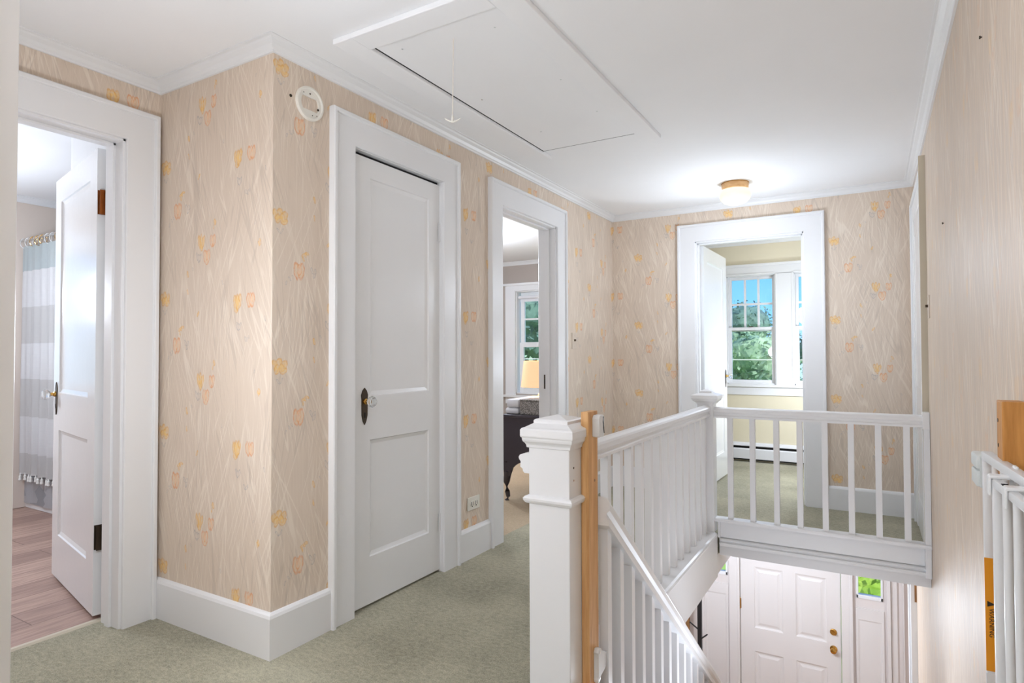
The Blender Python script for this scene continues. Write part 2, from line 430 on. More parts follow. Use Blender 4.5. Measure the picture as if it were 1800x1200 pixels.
def lathe(bm, c, prof, n=24, axis='z'):
    rings = []
    for r, h in prof:
        ring = []
        for i in range(n):
            a = 2 * PI * i / n; x, y = r * math.cos(a), r * math.sin(a)
            ring.append({'z': (c[0] + x, c[1] + y, c[2] + h), 'x': (c[0] + h, c[1] + x, c[2] + y), 'y': (c[0] + x, c[1] + h, c[2] + y)}[axis])
        rings.append(ring)
    loops(bm, rings)


def tube(bm, pts, r, n=8, closed=False):
    pts = [Vector(p) for p in pts]; rings = []
    for i, p in enumerate(pts):
        d = (pts[min(i + 1, len(pts) - 1)] - pts[max(i - 1, 0)])
        if closed: d = pts[(i + 1) % len(pts)] - pts[i - 1]
        d.normalize()
        a = d.cross(Vector((0, 0, 1)));
        if a.length < 1e-3: a = d.cross(Vector((1, 0, 0)))
        a.normalize(); b = d.cross(a)
        rr = r[i] if isinstance(r, (list, tuple)) else r
        rings.append([p + rr * (math.cos(2 * PI * k / n) * a + math.sin(2 * PI * k / n) * b) for k in range(n)])
    if closed: rings.append(rings[0])
    loops(bm, rings, cap=not closed)


def sweep(bm, path, prof):
    """profile [(d, z)] swept along a 2-D path; d is measured to the right of the direction of travel"""
    path = [Vector((p[0], p[1])) for p in path]; rings = []
    for i, p in enumerate(path):
        def nrm(a, b):
            d = (b - a).normalized(); return Vector((d.y, -d.x))
        if i == 0: n = nrm(path[0], path[1]); k = 1
        elif i == len(path) - 1: n = nrm(path[-2], path[-1]); k = 1
        else:
            n1, n2 = nrm(path[i - 1], p), nrm(p, path[i + 1]); n = (n1 + n2).normalized(); k = 1 / max(0.2, n.dot(n1))
        rings.append([(p.x + n.x * d * k, p.y + n.y * d * k, z) for d, z in prof])
    loops(bm, rings)


def wall_grid(bm, axis, c0, c1, a0, a1, z0, z1, holes):
    """wall slab: thickness c0..c1 across 'axis', running a0..a1, with rectangular holes (a0,a1,z0,z1)"""
    A = sorted({a0, a1, *[h[0] for h in holes], *[h[1] for h in holes]}); A = [a for a in A if a0 <= a <= a1]
    Z = sorted({z0, z1, *[h[2] for h in holes], *[h[3] for h in holes]}); Z = [z for z in Z if z0 <= z <= z1]
    for i in range(len(A) - 1):
        for j in range(len(Z) - 1):
            am, zm = (A[i] + A[i + 1]) / 2, (Z[j] + Z[j + 1]) / 2
            if any(h[0] < am < h[1] and h[2] < zm < h[3] for h in holes): continue
            if axis == 'x': bx(bm, c0, c1, A[i], A[i + 1], Z[j], Z[j + 1])
            else: bx(bm, A[i], A[i + 1], c0, c1, Z[j], Z[j + 1])


def panel_slab(bm, w, h, t, panels, rec=0.010, mol=0.016, raised=False):
    """door leaf: x 0..w, y 0..t, z 0..h with recessed panels on both faces"""
    X = sorted({0, w, *[p[0] for p in panels], *[p[1] for p in panels]}); Z = sorted({0, h, *[p[2] for p in panels], *[p[3] for p in panels]})
    for side in (0, 1):
        y0 = t if side else 0.0; s = -1 if side else 1
        def q(pts):
            vs = [bm.verts.new(p) for p in pts]
            bm.faces.new(vs if side else vs[::-1])
        for i in range(len(X) - 1):
            for j in range(len(Z) - 1):
                x0, x1, z0, z1 = X[i], X[i + 1], Z[j], Z[j + 1]
                if any(p[0] <= x0 and x1 <= p[1] and p[2] <= z0 and z1 <= p[3] for p in panels): continue
                q([(x0, y0, z0), (x0, y0, z1), (x1, y0, z1), (x1, y0, z0)])
        for p in panels:
            steps = [(0, 0), (0.004, rec * .55), (mol, rec)]
            if raised: steps += [(mol + 0.012, rec), (mol + 0.035, rec * .35)]
            for (d0, r0), (d1, r1) in zip(steps, steps[1:]):
                a = [(p[0] + d0, y0 + s * r0, p[2] + d0), (p[0] + d0, y0 + s * r0, p[3] - d0), (p[1] - d0, y0 + s * r0, p[3] - d0), (p[1] - d0, y0 + s * r0, p[2] + d0)]
                b = [(p[0] + d1, y0 + s * r1, p[2] + d1), (p[0] + d1, y0 + s * r1, p[3] - d1), (p[1] - d1, y0 + s * r1, p[3] - d1), (p[1] - d1, y0 + s * r1, p[2] + d1)]
                for k in range(4): q([a[k], a[(k + 1) % 4], b[(k + 1) % 4], b[k]])
            q(b)
    e = [((0, 0, 0), (0, 0, h), (0, t, h), (0, t, 0)), ((w, 0, 0), (w, t, 0), (w, t, h), (w, 0, h)), ((0, 0, h), (w, 0, h), (w, t, h), (0, t, h)), ((0, 0, 0), (0, t, 0), (w, t, 0), (w, 0, 0))]
    for f in e: bm.faces.new([bm.verts.new(p) for p in f])
    bmesh.ops.remove_doubles(bm, verts=bm.verts, dist=1e-5)


def B(): return bmesh.new()


def obj(name, bm, mat, parent=None, smooth=False, local=False, kind=None):
    bmesh.ops.recalc_face_normals(bm, faces=bm.faces)
    me = bpy.data.meshes.new(name); bm.to_mesh(me); bm.free()
    o = bpy.data.objects.new(name, me); COL.objects.link(o); me.materials.append(mat)
    if smooth:
        me.polygons.foreach_set('use_smooth', [True] * len(me.polygons))
        try: me.set_sharp_from_angle(angle=math.radians(35))
        except Exception: pass
    if parent:
        if not local:
            off = Vector((0, 0, 0)); q = parent
            while q: off += q.location; q = q.parent
            me.transform(Matrix.Translation(-off))
        o.parent = parent
    if kind: o['kind'] = kind
    return o


def struct(name, bm, mat, smooth=False): return obj(name, bm, mat, kind='structure', smooth=smooth)


def thing(name, label, cat, loc=(0, 0, 0), rotz=0.0, group=None):
    o = bpy.data.objects.new(name, None); COL.objects.link(o); o.empty_display_size = 0.05
    o.location = loc; o.rotation_euler = (0, 0, rotz)
    if label: o['label'] = label
    if cat: o['category'] = cat
    if group: o['group'] = group
    return o


def tag(o, label, cat, group=None):
    o['label'] = label; o['category'] = cat
    if group: o['group'] = group
    return o


def sroot(name, loc=(0, 0, 0), rotz=0.0, label=None):
    o = thing(name, label, None, loc, rotz); o['kind'] = 'structure'; return o


def cpy(o, loc, parent):
    c = o.copy(); COL.objects.link(c); c.parent = parent; c.location = loc; return c


# ------------------------------------------------------------------ main dimensions (metres, eye height 1.12)
XM, YB, XB, YF, XW, ZC, ZL, YW = -1.936, 1.514, -2.679, 4.994, 0.253, 2.305, -2.70, 6.784
DH = 2.03   # head of every doorway
CL0, CL1 = 1.917, 2.566          # closet opening (along y)
BD0, BD1 = 3.138, 3.899          # bedroom opening (along y)
BA0, BA1 = 0.600, 1.373          # bathroom opening (along y)
FD0, FD1 = -1.235, -0.427        # far room opening (along x)

# ------------------------------------------------------------------ floors, ceilings
bm = B()
bx(bm, -2.83, -0.86, -3.8, 2.97, -0.14, 0)
bx(bm, -1.985, -0.86, 2.97, YW, -0.14, 0)
bx(bm, -0.86, XW, -3.8, 1.84, -0.14, 0)
bx(bm, -0.86, 2.0, 4.03, YW, -0.14, 0)
struct('floor', bm, CARPET)
bm = B(); bx(bm, -6.0, -2.845, -1.0, 2.95, -0.14, -0.003); struct('floor_bathroom', bm, PLANK)
bm = B(); bx(bm, -5.5, -1.985, 2.97, YW, -0.14, 0); struct('floor_bedroom', bm, RUGTAN)
bm = B(); bx(bm, -2.4, 2.0, 0.9, YW + .1, ZL - 0.1, ZL); struct('floor_entry', bm, OAK)
bm = B(); bx(bm, -6.0, 2.1, -3.8, YW + .14, ZC, ZC + 0.12); struct('ceiling', bm, CEIL)
bm = B()
bx(bm, -2.4, -0.865, 0.9, YW, -0.27, -0.142); bx(bm, -0.865, 2.0, 4.25, YW, -0.19, -0.142)
struct('ceiling_entry', bm, CEIL)
bm = B(); prism(bm, [(-2.862, -0.004), (-2.858, 0.004), (-2.836, 0.006), (-2.826, 0.0), (-2.826, -0.004)], 'y', BA0, BA1)
struct('trim_1', bm, BAND)

# ------------------------------------------------------------------ walls
bm = B(); wall_grid(bm, 'x', XM - .12, XM, YB, 5.114, 0, ZC, [(CL0, CL1, 0, DH), (BD0, BD1, 0, DH)]); struct('wall_main', bm, PAPER_L)
bm = B(); bx(bm, XB - .13, XM - .12, YB, YB + .10, 0, ZC); struct('wall_closet', bm, PAPER_L)
bm = B(); wall_grid(bm, 'x', XB - .13, XB, 0.34, YB, 0, ZC, [(BA0, BA1, 0, DH)]); struct('wall_bathroom', bm, PAPER_L)
bm = B(); wall_grid(bm, 'y', YF, YF + .12, XM, XW, 0, ZC, [(FD0, FD1, 0, DH)]); struct('wall_far', bm, PAPER_L)
bm = B(); bx(bm, XW, XW + .12, -3.8, YF + .12, -0.3, ZC); bx(bm, XW, XW + .12, 0.9, 5.45, ZL, -0.3); struct('wall_right', bm, PAPER_R)
bm = B(); bx(bm, XW, 2.0, YF, YF + .12, 0, ZC); struct('wall_far_extension', bm, CREAM)
# near wall end with its white casing at the left edge of the view; unseen step behind it added to shade the casing
bm = B(); prism(bm, [(-1.235, -3.8), (-1.235, 0.365), (-1.365, 0.365), (-1.395, 0.440), (-1.45, 0.495), (-2.809, 0.495), (-2.809, 0.40), (-1.50, 0.40), (-1.50, -3.8)], 'z', 0, ZC); struct('wall_near', bm, PAPER_L)
bm = B(); prism(bm, [(-1.36, 0.375), (-1.348, 0.375), (-1.348, 0.4995), (-1.350, 0.501), (-1.45, 0.512), (-1.45, 0.49), (-1.37, 0.44)], 'z', 0, ZC - .001); struct('trim_2', bm, WHITE2)
# front wall: bedroom part, front room part, entry part
BW = (-3.945, -3.15, 0.62, 1.93)      # bedroom window opening
W1 = (-1.345, -0.862, 0.80, 1.945)    # front room windows
W2 = (-0.690, -0.19, 0.80, 1.945)
bm = B(); wall_grid(bm, 'y', YW, YW + .14, -5.5, -1.98, 0, ZC, [BW]); struct('wall_front_bedroom', bm, TAUPE)
bm = B(); wall_grid(bm, 'y', YW, YW + .14, -1.98, 2.0, 0, ZC, [W1, W2]); struct('wall_front_room', bm, CREAM)
SL_R = (-0.159, 0.033, -1.19, -0.62); SL_L = (-1.58, -1.375, -1.19, -0.62)
HOLE = lambda o: (o[0] - .013, o[1] + .013, o[2] - .029, o[3])
bm = B(); wall_grid(bm, 'y', YW, YW + .14, -2.4, 2.0, ZL, -0.27, [(-1.24, -0.303, ZL, -0.62), HOLE(SL_R), HOLE(SL_L)]); struct('wall_entry', bm, ENTRY)
bm = B(); bx(bm, -1.98, -1.936, 5.114, YW, 0, ZC); struct('wall_partition', bm, CREAM)
bm = B(); bx(bm, 2.0, 2.1, YF, YW, 0, ZC); struct('wall_front_room_side', bm, CREAM)
bm = B(); bx(bm, -5.6, -5.5, 2.85, YW, 0, ZC); struct('wall_bedroom_side', bm, TAUPE)
bm = B(); bx(bm, -5.5, XM - .12, 2.85, 2.97, 0, ZC); struct('wall_bedroom_rear', bm, TAUPE)
bm = B(); wall_grid(bm, 'x', -5.57, -5.45, -1.0, 2.85, 0, ZC, [(0.95, 1.75, 0.85, 1.95)]); struct('wall_bathroom_side', bm, BEIGE)
bm = B(); bx(bm, -3.72, XB - .13, 1.62, 1.70, 0, ZC); struct('wall_bathroom_rear', bm, WHITE2)
bm = B(); bx(bm, -5.45, XB - .13, -1.0, -0.9, 0, ZC); struct('wall_bathroom_front', bm, BEIGE)
bm = B(); bx(bm, -2.4, -2.3, 0.9, YW, ZL, -0.27); struct('wall_entry_side', bm, ENTRY)
bm = B(); bx(bm, -2.3, 2.0, 0.9, 1.0, ZL, -0.14); struct('wall_entry_rear', bm, ENTRY)
bm = B(); bx(bm, 1.9, 2.0, 5.0, YW, ZL, -0.27); struct('wall_entry_right', bm, ENTRY)

# ------------------------------------------------------------------ crown mouldings and baseboards
crown = [(0, 2.262), (0.009, 2.262), (0.011, 2.268), (0.018, 2.272), (0.026, 2.284), (0.041, 2.293), (0.046, 2.299), (0.056, 2.301), (0.056, ZC), (0, ZC)]
bm = B(); sweep(bm, [(XB, 0.5), (XB, YB), (XM, YB), (XM, YF), (XW, YF), (XW, -3.8)], crown); struct('trim_3', bm, WHITE2)
bm = B(); sweep(bm, [(-1.936, YF + .12), (-1.936, YW), (2.0, YW)], crown); struct('trim_4', bm, WHITE2)
bm = B(); sweep(bm, [(-5.5, 2.97), (-5.5, YW), (XM - .12, YW), (XM - .12, 2.97)], crown); struct('trim_5', bm, WHITE2)
bm = B(); sweep(bm, [(-5.45, -.9), (-5.45, 2.85)], crown); struct('trim_6', bm, WHITE2)
bb = [(0, 0), (0.018, 0), (0.018, 0.150), (0.014, 0.160), (0.006, 0.166), (0, 0.168)]
bm = B(); sweep(bm, [(XB, 1.502), (XB, YB), (XM, YB), (XM, 1.793)], bb); struct('baseboard_closet', bm, WHITE)
bm = B(); sweep(bm, [(XM, 2.70), (XM, 3.005)], bb); struct('baseboard_main', bm, WHITE)
bm = B(); sweep(bm, [(XM, 4.03), (XM, YF), (-1.368, YF)], bb); struct('baseboard_corner', bm, WHITE)
bm = B(); sweep(bm, [(-0.295, YF), (XW, YF), (XW, 4.9)], bb); struct('baseboard_far', bm, WHITE)
bm = B(); sweep(bm, [(-1.936, 5.2), (-1.936, YW - .0)], bb); struct('baseboard_front_room', bm, WHITE)


# ------------------------------------------------------------------ door casings, jambs
def casing(bm, axis, face, out, a0, a1, z1, w=0.128, z0=0.0):
    """flat casing with a raised back band, one mitred profile round an opening a0..a1; face = wall plane, out = +1/-1 side"""
    prof = [(-.008, 0), (-.008, .016), (-.005, .019), (w - .022, .019), (w - .020, .021), (w - .020, .028), (w - .016, .032), (w - .004, .032), (w, .028), (w, 0)]
    rings = []
    for sa, zz in ((-1, None), (-1, 1), (1, 1), (1, None)):
        ring = []
        for d, th in prof:
            a = (a0 - d) if sa < 0 else (a1 + d); z = z0 if zz is None else z1 + d; c = face + out * th
            ring.append((c, a, z) if axis == 'x' else (a, c, z))
        rings.append(ring)
    loops(bm, rings)


def jamb(bm, axis, c0, c1, a0, a1, z1, stop, th=0.018):
    """lining of an opening plus a door stop strip between stop[0]..stop[1] across the wall"""
    def bar(p0, p1, q0, q1, d0, d1):
        if axis == 'x': bx(bm, d0, d1, p0, p1, q0, q1, .0015)
        else: bx(bm, p0, p1, d0, d1, q0, q1, .0015)
    bar(a0, a0 + th, 0, z1, c0, c1); bar(a1 - th, a1, 0, z1, c0, c1); bar(a0, a1, z1 - th, z1, c0, c1)
    s0, s1 = stop
    bar(a0 + th, a0 + th + .011, 0, z1 - th, s0, s1); bar(a1 - th - .011, a1 - th, 0, z1 - th, s0, s1); bar(a0 + th, a1 - th, z1 - th - .011, z1 - th, s0, s1)

bm = B(); casing(bm, 'x', XM, 1, CL0, CL1, DH, .126); jamb(bm, 'x', XM - .12, XM + .004, CL0, CL1, DH, (XM - .075, XM - .05), .010); struct('trim_7', bm, WHITE)
bm = B(); casing(bm, 'x', XM, 1, BD0, BD1, DH, .132); casing(bm, 'x', XM - .12, -1, BD0, BD1, DH, .12); jamb(bm, 'x', XM - .122, XM + .004, BD0, BD1, DH, (XM - .075, XM - .04)); struct('trim_8', bm, WHITE)
bm = B(); casing(bm, 'x', XB, 1, BA0, BA1, DH, .125); casing(bm, 'x', XB - .13, -1, BA0, BA1, DH, .1); jamb(bm, 'x', XB - .132, XB + .004, BA0, BA1, DH, (XB - .085, XB - .05)); struct('trim_9', bm, WHITE)
bm = B(); casing(bm, 'y', YF, -1, FD0, FD1, DH, .132); casing(bm, 'y', YF + .12, 1, FD0, FD1, DH, .12); jamb(bm, 'y', YF - .004, YF + .122, FD0, FD1, DH, (YF + .03, YF + .065)); struct('trim_10', bm, WHITE)
# door opening in the right wall beyond the landing rail: casing, closed leaf
bm = B(); casing(bm, 'x', XW, -1, 4.105, 4.79, 1.99, .125); struct('trim_11', bm, WHITE2)
bm = B(); bx(bm, XW - .030, XW, 3.962, 3.980, 0.0, 2.19); struct('trim_12', bm, BAND)
dr = sroot('door_5', (XW - .008, 4.105, 0.01), PI / 2, 'white closed door in the right wall past the landing rail')
bm = B(); panel_slab(bm, .685, 1.975, .008, [(.1, .585, .9, 1.86), (.1, .585, .2, .72)], .003); obj('leaf', bm, DOORW, dr, local=True)


# ------------------------------------------------------------------ door furniture
def knob_set(parent, x, z, y=0.0, s=-1, knob=CRYST, plate=BRONZE, both=True):
    """escutcheon plate, spindle and glass knob on a leaf's face (leaf local coordinates)"""
    for yy, ss in ((y, s),):
        pts = [(x, z - .082), (x + .010, z - .066), (x + .017, z - .040), (x + .018, z + .03), (x + .020, z + .05), (x + .012, z + .070), (x, z + .082),
               (x - .012, z + .070), (x - .020, z + .05), (x - .018, z + .03), (x - .017, z - .040), (x - .010, z - .066)]
        bm = B(); prism(bm, pts, 'y', yy, yy + ss * .004); pl = obj('knob_plate', bm, plate, parent, local=True)
        bm = B(); bx(bm, x - .003, x + .003, min(yy, yy + ss * .0055), max(yy, yy + ss * .0055), z - .05, z - .028); obj('keyhole', bm, DARKGAP, pl, local=True)
        bm = B(); lathe(bm, (x, yy, z + .022), [(.013, 0), (.013, ss * .012), (.008, ss * .016), (.008, ss * .03)], 16, 'y'); obj('knob_shank', bm, BRASS, pl, True, local=True)
        bm = B(); lathe(bm, (x, yy, z + .022), [(.006, ss * .026), (.014, ss * .028), (.024, ss * .040), (.026, ss * .048), (.020, ss * .058), (.010, ss * .061)], 12, 'y'); obj('knob', bm, knob, pl, local=True)


def hinge(parent, x, y, z, mat, leafdir=(1, 0), h=0.09, wl=0.03):
    bm = B()
    for k in range(5): lathe(bm, (x, y, z - h / 2 + k * h / 5), [(.0062, .0005), (.0062, h / 5 - .0015)], 12)
    lathe(bm, (x, y, z + h / 2), [(.004, 0), (.007, .003), (.005, .008), (.0015, .011)], 12)
    lathe(bm, (x, y, z - h / 2 - .011), [(.0015, 0), (.005, .003), (.007, .008), (.004, .011)], 12)
    hi = obj('hinge', bm, mat, parent, True, local=True)
    dx, dy = leafdir
    bm = B()
    nx, ny = -dy * .0012, dx * .0012
    loops(bm, [[(x - nx, y - ny, zz), (x + nx, y + ny, zz), (x + nx + dx * wl, y + ny + dy * wl, zz), (x - nx + dx * wl, y - ny + dy * wl, zz)] for zz in (z - h / 2, z + h / 2)])
    obj('hinge_leaf', bm, mat, hi, local=True)
    return hi

# closet door, closed (leaf local x along +y of the world: rotz = 90 deg; leaf's y = -x world)
d1 = sroot('door_1', (XM - .012, CL0 + .010, .012), PI / 2, 'white two panel closet door with glass knob, closed')
bm = B(); panel_slab(bm, .629, 1.993, .035, [(.118, .540, .925, 1.905), (.118, .540, .208, .728)], .011, .02); obj('leaf', bm, DOORW, d1, local=True)
# leaf local +y points to -x world, so the hall side is local y = 0
knob_set(d1, .082, .880, 0.0, -1)
for zz in (1.745, .242): hinge(d1, .636, -.006, zz, WHITE2, (-1, 0), .095, .022)
bm = B(); bx(bm, XM - .035, XM - .026, CL0 + .01, CL1 - .01, DH - .026, DH - .010); struct('trim_13', bm, DARKGAP)

# bathroom door, open inward: hinge edge near the jamb
ang = math.atan2(0.209, -0.978)
d2 = sroot('door_2', (-2.868, 1.350, .016), ang, 'white two panel bathroom door standing open')
# local x runs from hinge edge to knob edge, local +y is to the left of it (towards -y world): face seen from the hall
bm = B(); panel_slab(bm, .765, 2.000, .036, [(.115, .650, .920, 1.880), (.115, .650, .215, .735)], .011, .02)
bmesh.ops.translate(bm, verts=bm.verts, vec=(0, -.036, 0)); obj('leaf', bm, DOORW, d2, local=True)
knob_set(d2, .700, .890, 0.0, 1)
for zz, mm in ((1.765, COPPER), (.330, BRONZE)):
    hi = hinge(d2, -.018, -.040, zz, mm, (0, 1), .105, .034)
    bm = B(); bx(bm, -.0022, -.0003, -.032, -.002, zz - .052, zz + .052); obj('hinge_leaf', bm, mm, hi, local=True)

# far room door, open inward
d3 = sroot('door_3', (-1.194, YF + .134, .014), math.radians(88.6), 'white panelled front room door standing open')
bm = B(); panel_slab(bm, .790, 1.995, .036, [(.115, .675, .925, 1.880), (.115, .675, .215, .735)], .011, .02)
obj('leaf', bm, DOORW, d3, local=True)
knob_set(d3, .735, .880, 0.0, -1)
hinge(d3, -.010, .030, 1.77, BRASS, (-1, 0), .095, .020)

# bedroom latch plate on the right jamb
bm = B(); bx(bm, XM - .090, XM - .066, BD1 - .022, BD1 - .0175, .875, .975, .001); o = obj('strike_plate', bm, BRONZE); tag(o, 'dark bronze strike plate on the bedroom door jamb', 'latch')
bm = B(); bx(bm, XM - .086, XM - .078, BD1 - .0235, BD1 - .0215, .91, .94); obj('strike_slot', bm, DARKGAP, o)


# ------------------------------------------------------------------ windows
def sash(parent, x0, x1, z0, z1, y, fw=.030, cols=1, rows=1, glassname='pane'):
    bm = B(); d = .032
    bx(bm, x0, x0 + fw, y, y + d, z0, z1, .002); bx(bm, x1 - fw, x1, y, y + d, z0, z1, .002)
    bx(bm, x0 + fw, x1 - fw, y, y + d, z0, z0 + fw, .002); bx(bm, x0 + fw, x1 - fw, y, y + d, z1 - fw, z1, .002)
    gx0, gx1, gz0, gz1 = x0 + fw, x1 - fw, z0 + fw, z1 - fw
    for k in range(1, cols): xx = gx0 + (gx1 - gx0) * k / cols; bx(bm, xx - .011, xx + .011, y + .006, y + .026, gz0, gz1)
    for k in range(1, rows): zz = gz0 + (gz1 - gz0) * k / rows; bx(bm, gx0, gx1, y + .007, y + .025, zz - .011, zz + .011)
    s = obj('sash', bm, WHITE, parent)
    bm = B(); bx(bm, gx0 - .003, gx1 + .003, y + .014, y + .018, gz0 - .003, gz1 + .003); obj('pane', bm, GLASS, s)
    return s


def window_lining(bm, op, y0, y1):
    x0, x1, z0, z1 = op
    bx(bm, x0, x0 + .012, y0, y1, z0, z1); bx(bm, x1 - .012, x1, y0, y1, z0, z1); bx(bm, x0, x1, y0, y1, z1 - .012, z1); bx(bm, x0, x1, y0, y1 + .03, z0 - .002, z0 + .014)

wn = 0
for op in (W1, W2):
    wn += 1
    r = sroot('window_%d' % wn, ((op[0] + op[1]) / 2, YW, op[2]))
    bm = B(); window_lining(bm, op, YW + .004, YW + .13); obj('window_frame', bm, WHITE, r)
    sash(r, op[0] + .012, op[1] - .012, 1.355, op[3] - .012, YW + .078, .028, 3, 2)
    sash(r, op[0] + .012, op[1] - .012, op[2] + .014, 1.400, YW + .042, .032)
    bm = B(); bx(bm, -0.02 + (op[0] + op[1]) / 2, 0.02 + (op[0] + op[1]) / 2, YW + .035, YW + .06, 1.400, 1.408); obj('sash_lock', bm, BRONZE, r)
# shared casing of the pair: flat boards, head, mullion board, stool and apron
bm = B()
def fb(x0, x1, z0, z1, th=.018, b=.003): bx(bm, x0, x1, YW - th, YW, z0, z1, b)
fb(-1.475, W1[0] + .004, .80, 1.95); fb(W1[1] - .004, W2[0] + .004, .80, 1.95); fb(W2[1] - .004, -.07, .80, 1.95)
fb(-1.475, -.07, 1.94, 2.035); fb(-1.49, -.055, 2.03, 2.056, .034)
for xx in (W1[1] + .010, W2[0] - .010): fb(xx - .006, xx + .006, .8, 1.945, .026)
for a, b_ in ((W1[0], W1[1]), (W2[0], W2[1])): fb(a, b_, 1.943, 1.957, .026)
fb(-1.50, -.045, .775, .802, .055, .006); fb(-1.475, -.07, .690, .776, .018)
struct('trim_14', bm, WHITE)

r = sroot('window_3', ((BW[0] + BW[1]) / 2, YW, BW[2]))
bm = B(); window_lining(bm, BW, YW + .004, YW + .13); obj('window_frame', bm, WHITE, r)
sash(r, BW[0] + .03, BW[1] - .03, 1.225, BW[3] - .012, YW + .078, .052, 3, 2)
sash(r, BW[0] + .03, BW[1] - .03, BW[2] + .014, 1.270, YW + .042, .056)
bm = B(); lathe(bm, (BW[0] + .03, YW + .03, 1.85), [(.02, 0), (.02, BW[1] - BW[0] - .06)], 16, 'x'); bx(bm, BW[0] + .04, BW[1] - .04, YW + .048, YW + .051, 1.795, 1.85)
obj('roller_shade', bm, LINEN, r)
bm = B()
fb(BW[0] - .15, BW[0], .60, 1.935); fb(BW[1], BW[1] + .15, .60, 1.935); fb(BW[0] - .15, BW[1] + .15, 1.93, 2.005); fb(BW[0] - .175, BW[1] + .175, 2.0, 2.03, .04)
fb(BW[0] - .17, BW[1] + .17, .575, .603, .055); fb(BW[0] - .15, BW[1] + .15, .49, .576)
fb(BW[0] - .012, BW[0] + .001, .60, 1.94, .026)
struct('trim_15', bm, WHITE)

# bathroom window in the far side wall (its light falls on the open door)
r = sroot('window_4', (-5.45, 1.35, .85))
bm = B()
for (y0, y1, z0, z1) in ((.95, .99, .85, 1.95), (1.71, 1.75, .85, 1.95), (.95, 1.75, .85, .89), (.95, 1.75, 1.91, 1.95), (.95, 1.75, 1.38, 1.42), (1.34, 1.36, .85, 1.95)): bx(bm, -5.53, -5.49, y0, y1, z0, z1)
for k in range(1, 6): bx(bm, -5.52, -5.51, .95, 1.75, .85 + .18 * k, .86 + .18 * k)
obj('sash', bm, WHITE, r)
bm = B(); bx(bm, -5.513, -5.508, .98, 1.72, .88, 1.92); obj('pane', bm, GLASS, r)
bm = B(); bx(bm, -5.45, -5.43, .84, .95, .75, 2.05, .003); bx(bm, -5.45, -5.43, 1.75, 1.86, .75, 2.05, .003); bx(bm, -5.45, -5.43, .84, 1.86, 1.95, 2.06, .003); bx(bm, -5.45, -5.40, .84, 1.86, .80, .85, .003); struct('trim_16', bm, WHITE)

# ------------------------------------------------------------------ entry below: front door, sidelights, casings
d4 = sroot('door_4', (-1.235, YW + .012, ZL + .008), 0, 'white six panel front door at the foot of the stairs')
px = [(.136, .408), (.529, .805)]; panels = []
for a, b_ in px: panels += [(a, b_, .975, 1.60), (a, b_, .12, .735), (a, b_, 1.70, 1.95)]
bm = B(); panel_slab(bm, .927, 2.065, .044, panels, .012, .018, True); obj('leaf', bm, ENTRYW, d4, local=True)
bm = B(); lathe(bm, (.862, 0, .928), [(.033, 0), (.033, -.006), (.014, -.012), (.012, -.030), (.024, -.038), (.029, -.052), (.025, -.064), (.010, -.070)], 24, 'y'); obj('door_knob', bm, BRASS, d4, True, local=True)
bm = B(); lathe(bm, (.862, 0, 1.092), [(.031, 0), (.031, -.010), (.024, -.016), (.004, -.017)], 24, 'y'); db = obj('deadbolt', bm, BRASS, d4, True, local=True)
bm = B(); loops(bm, [[(.862 + a * .024 + c * .005, yy, 1.092 - a * .014 + c * .007) for a, c in ((-1, -1), (1, -1), (1, 1), (-1, 1))] for yy in (-.016, -.030)]); obj('thumb_turn', bm, BRASS, db, local=True)
hinge(d4, -.004, -.004, 1.20, BRASS, (1, 0), .10, .012)
bm = B(); bx(bm, .931, .935, -.004, .002, .02, 2.05); bx(bm, .930, .938, -.006, .002, .86, .92); obj('weatherstrip', bm, DARKGAP, d4, local=True)
bm = B()
bx(bm, -1.345, -1.242, YW - .024, YW, ZL, -.60, .004); bx(bm, -1.262, -1.240, YW - .032, YW, ZL, -.60, .003)
bx(bm, -.300, -.205, YW - .018, YW, ZL, -.60, .004); bx(bm, -.231, -.202, YW - .040, YW, ZL, -.60, .004)
bx(bm, .078, .108, YW - .040, YW, ZL, -.60, .004); bx(bm, .11, .160, YW - .018, YW, ZL, -.60, .003)
bx(bm, .206, .215, YW - .03, YW, ZL, -.60, .003)
bx(bm, -1.72, -1.60, YW - .024, YW, ZL, -.60, .004)
struct('trim_17', bm, ENTRYW)
for k, (op, nm) in enumerate(((SL_R, 'window_5'), (SL_L, 'window_6'))):
    r = sroot(nm, ((op[0] + op[1]) / 2, YW, op[2]))
    x0, x1, z0, z1 = op
    bm = B()
    for (a, b_, c, d) in ((x0 - .014, x0 + .004, z0 - .03, z1), (x1 - .004, x1 + .014, z0 - .03, z1), (x0 - .014, x1 + .014, z0 - .030, z0 + .004)): bx(bm, a, b_, YW - .012, YW + .02, c, d, .003)
    obj('window_frame', bm, WHITE, r)
    bm = B(); bx(bm, x0, x1, YW + .003, YW + .008, z0, z1); obj('pane', bm, GLASS, r)
    bm = B(); x = x0 - .02
    panel_slab(bm, x1 - x0 + .04, 1.30, .012, [(.02, x1 - x0 + .02, .12, 1.19)], .006, .014)
    bmesh.ops.translate(bm, verts=bm.verts, vec=(x0 - .02, YW - .012, ZL + .09)); obj('lower_panel', bm, ENTRYW, r)
# white casing where the stair wall stops, with its brown unpainted patch
bm = B(); bx(bm, .212, XW + .002, 5.452, 5.56, ZL, -.275, .003); bx(bm, .200, .216, 5.47, 5.56, ZL, -.275, .003); struct('trim_18', bm, WHITE2)
bm = B(); bx(bm, .238, XW - .001, 5.446, 5.452, -.72, -.28); o = obj('wood_block', bm, BROWN); tag(o, 'brown unpainted wood patch at top of the casing below the landing', 'wood strip')
bm = B(); bx(bm, -1.80, -1.762, YW - .03, YW, ZL, -.60, .003); o = obj('wood_strip', bm, BROWN); tag(o, 'brown wooden upright on the entry wall behind the coat rack', 'wood strip')
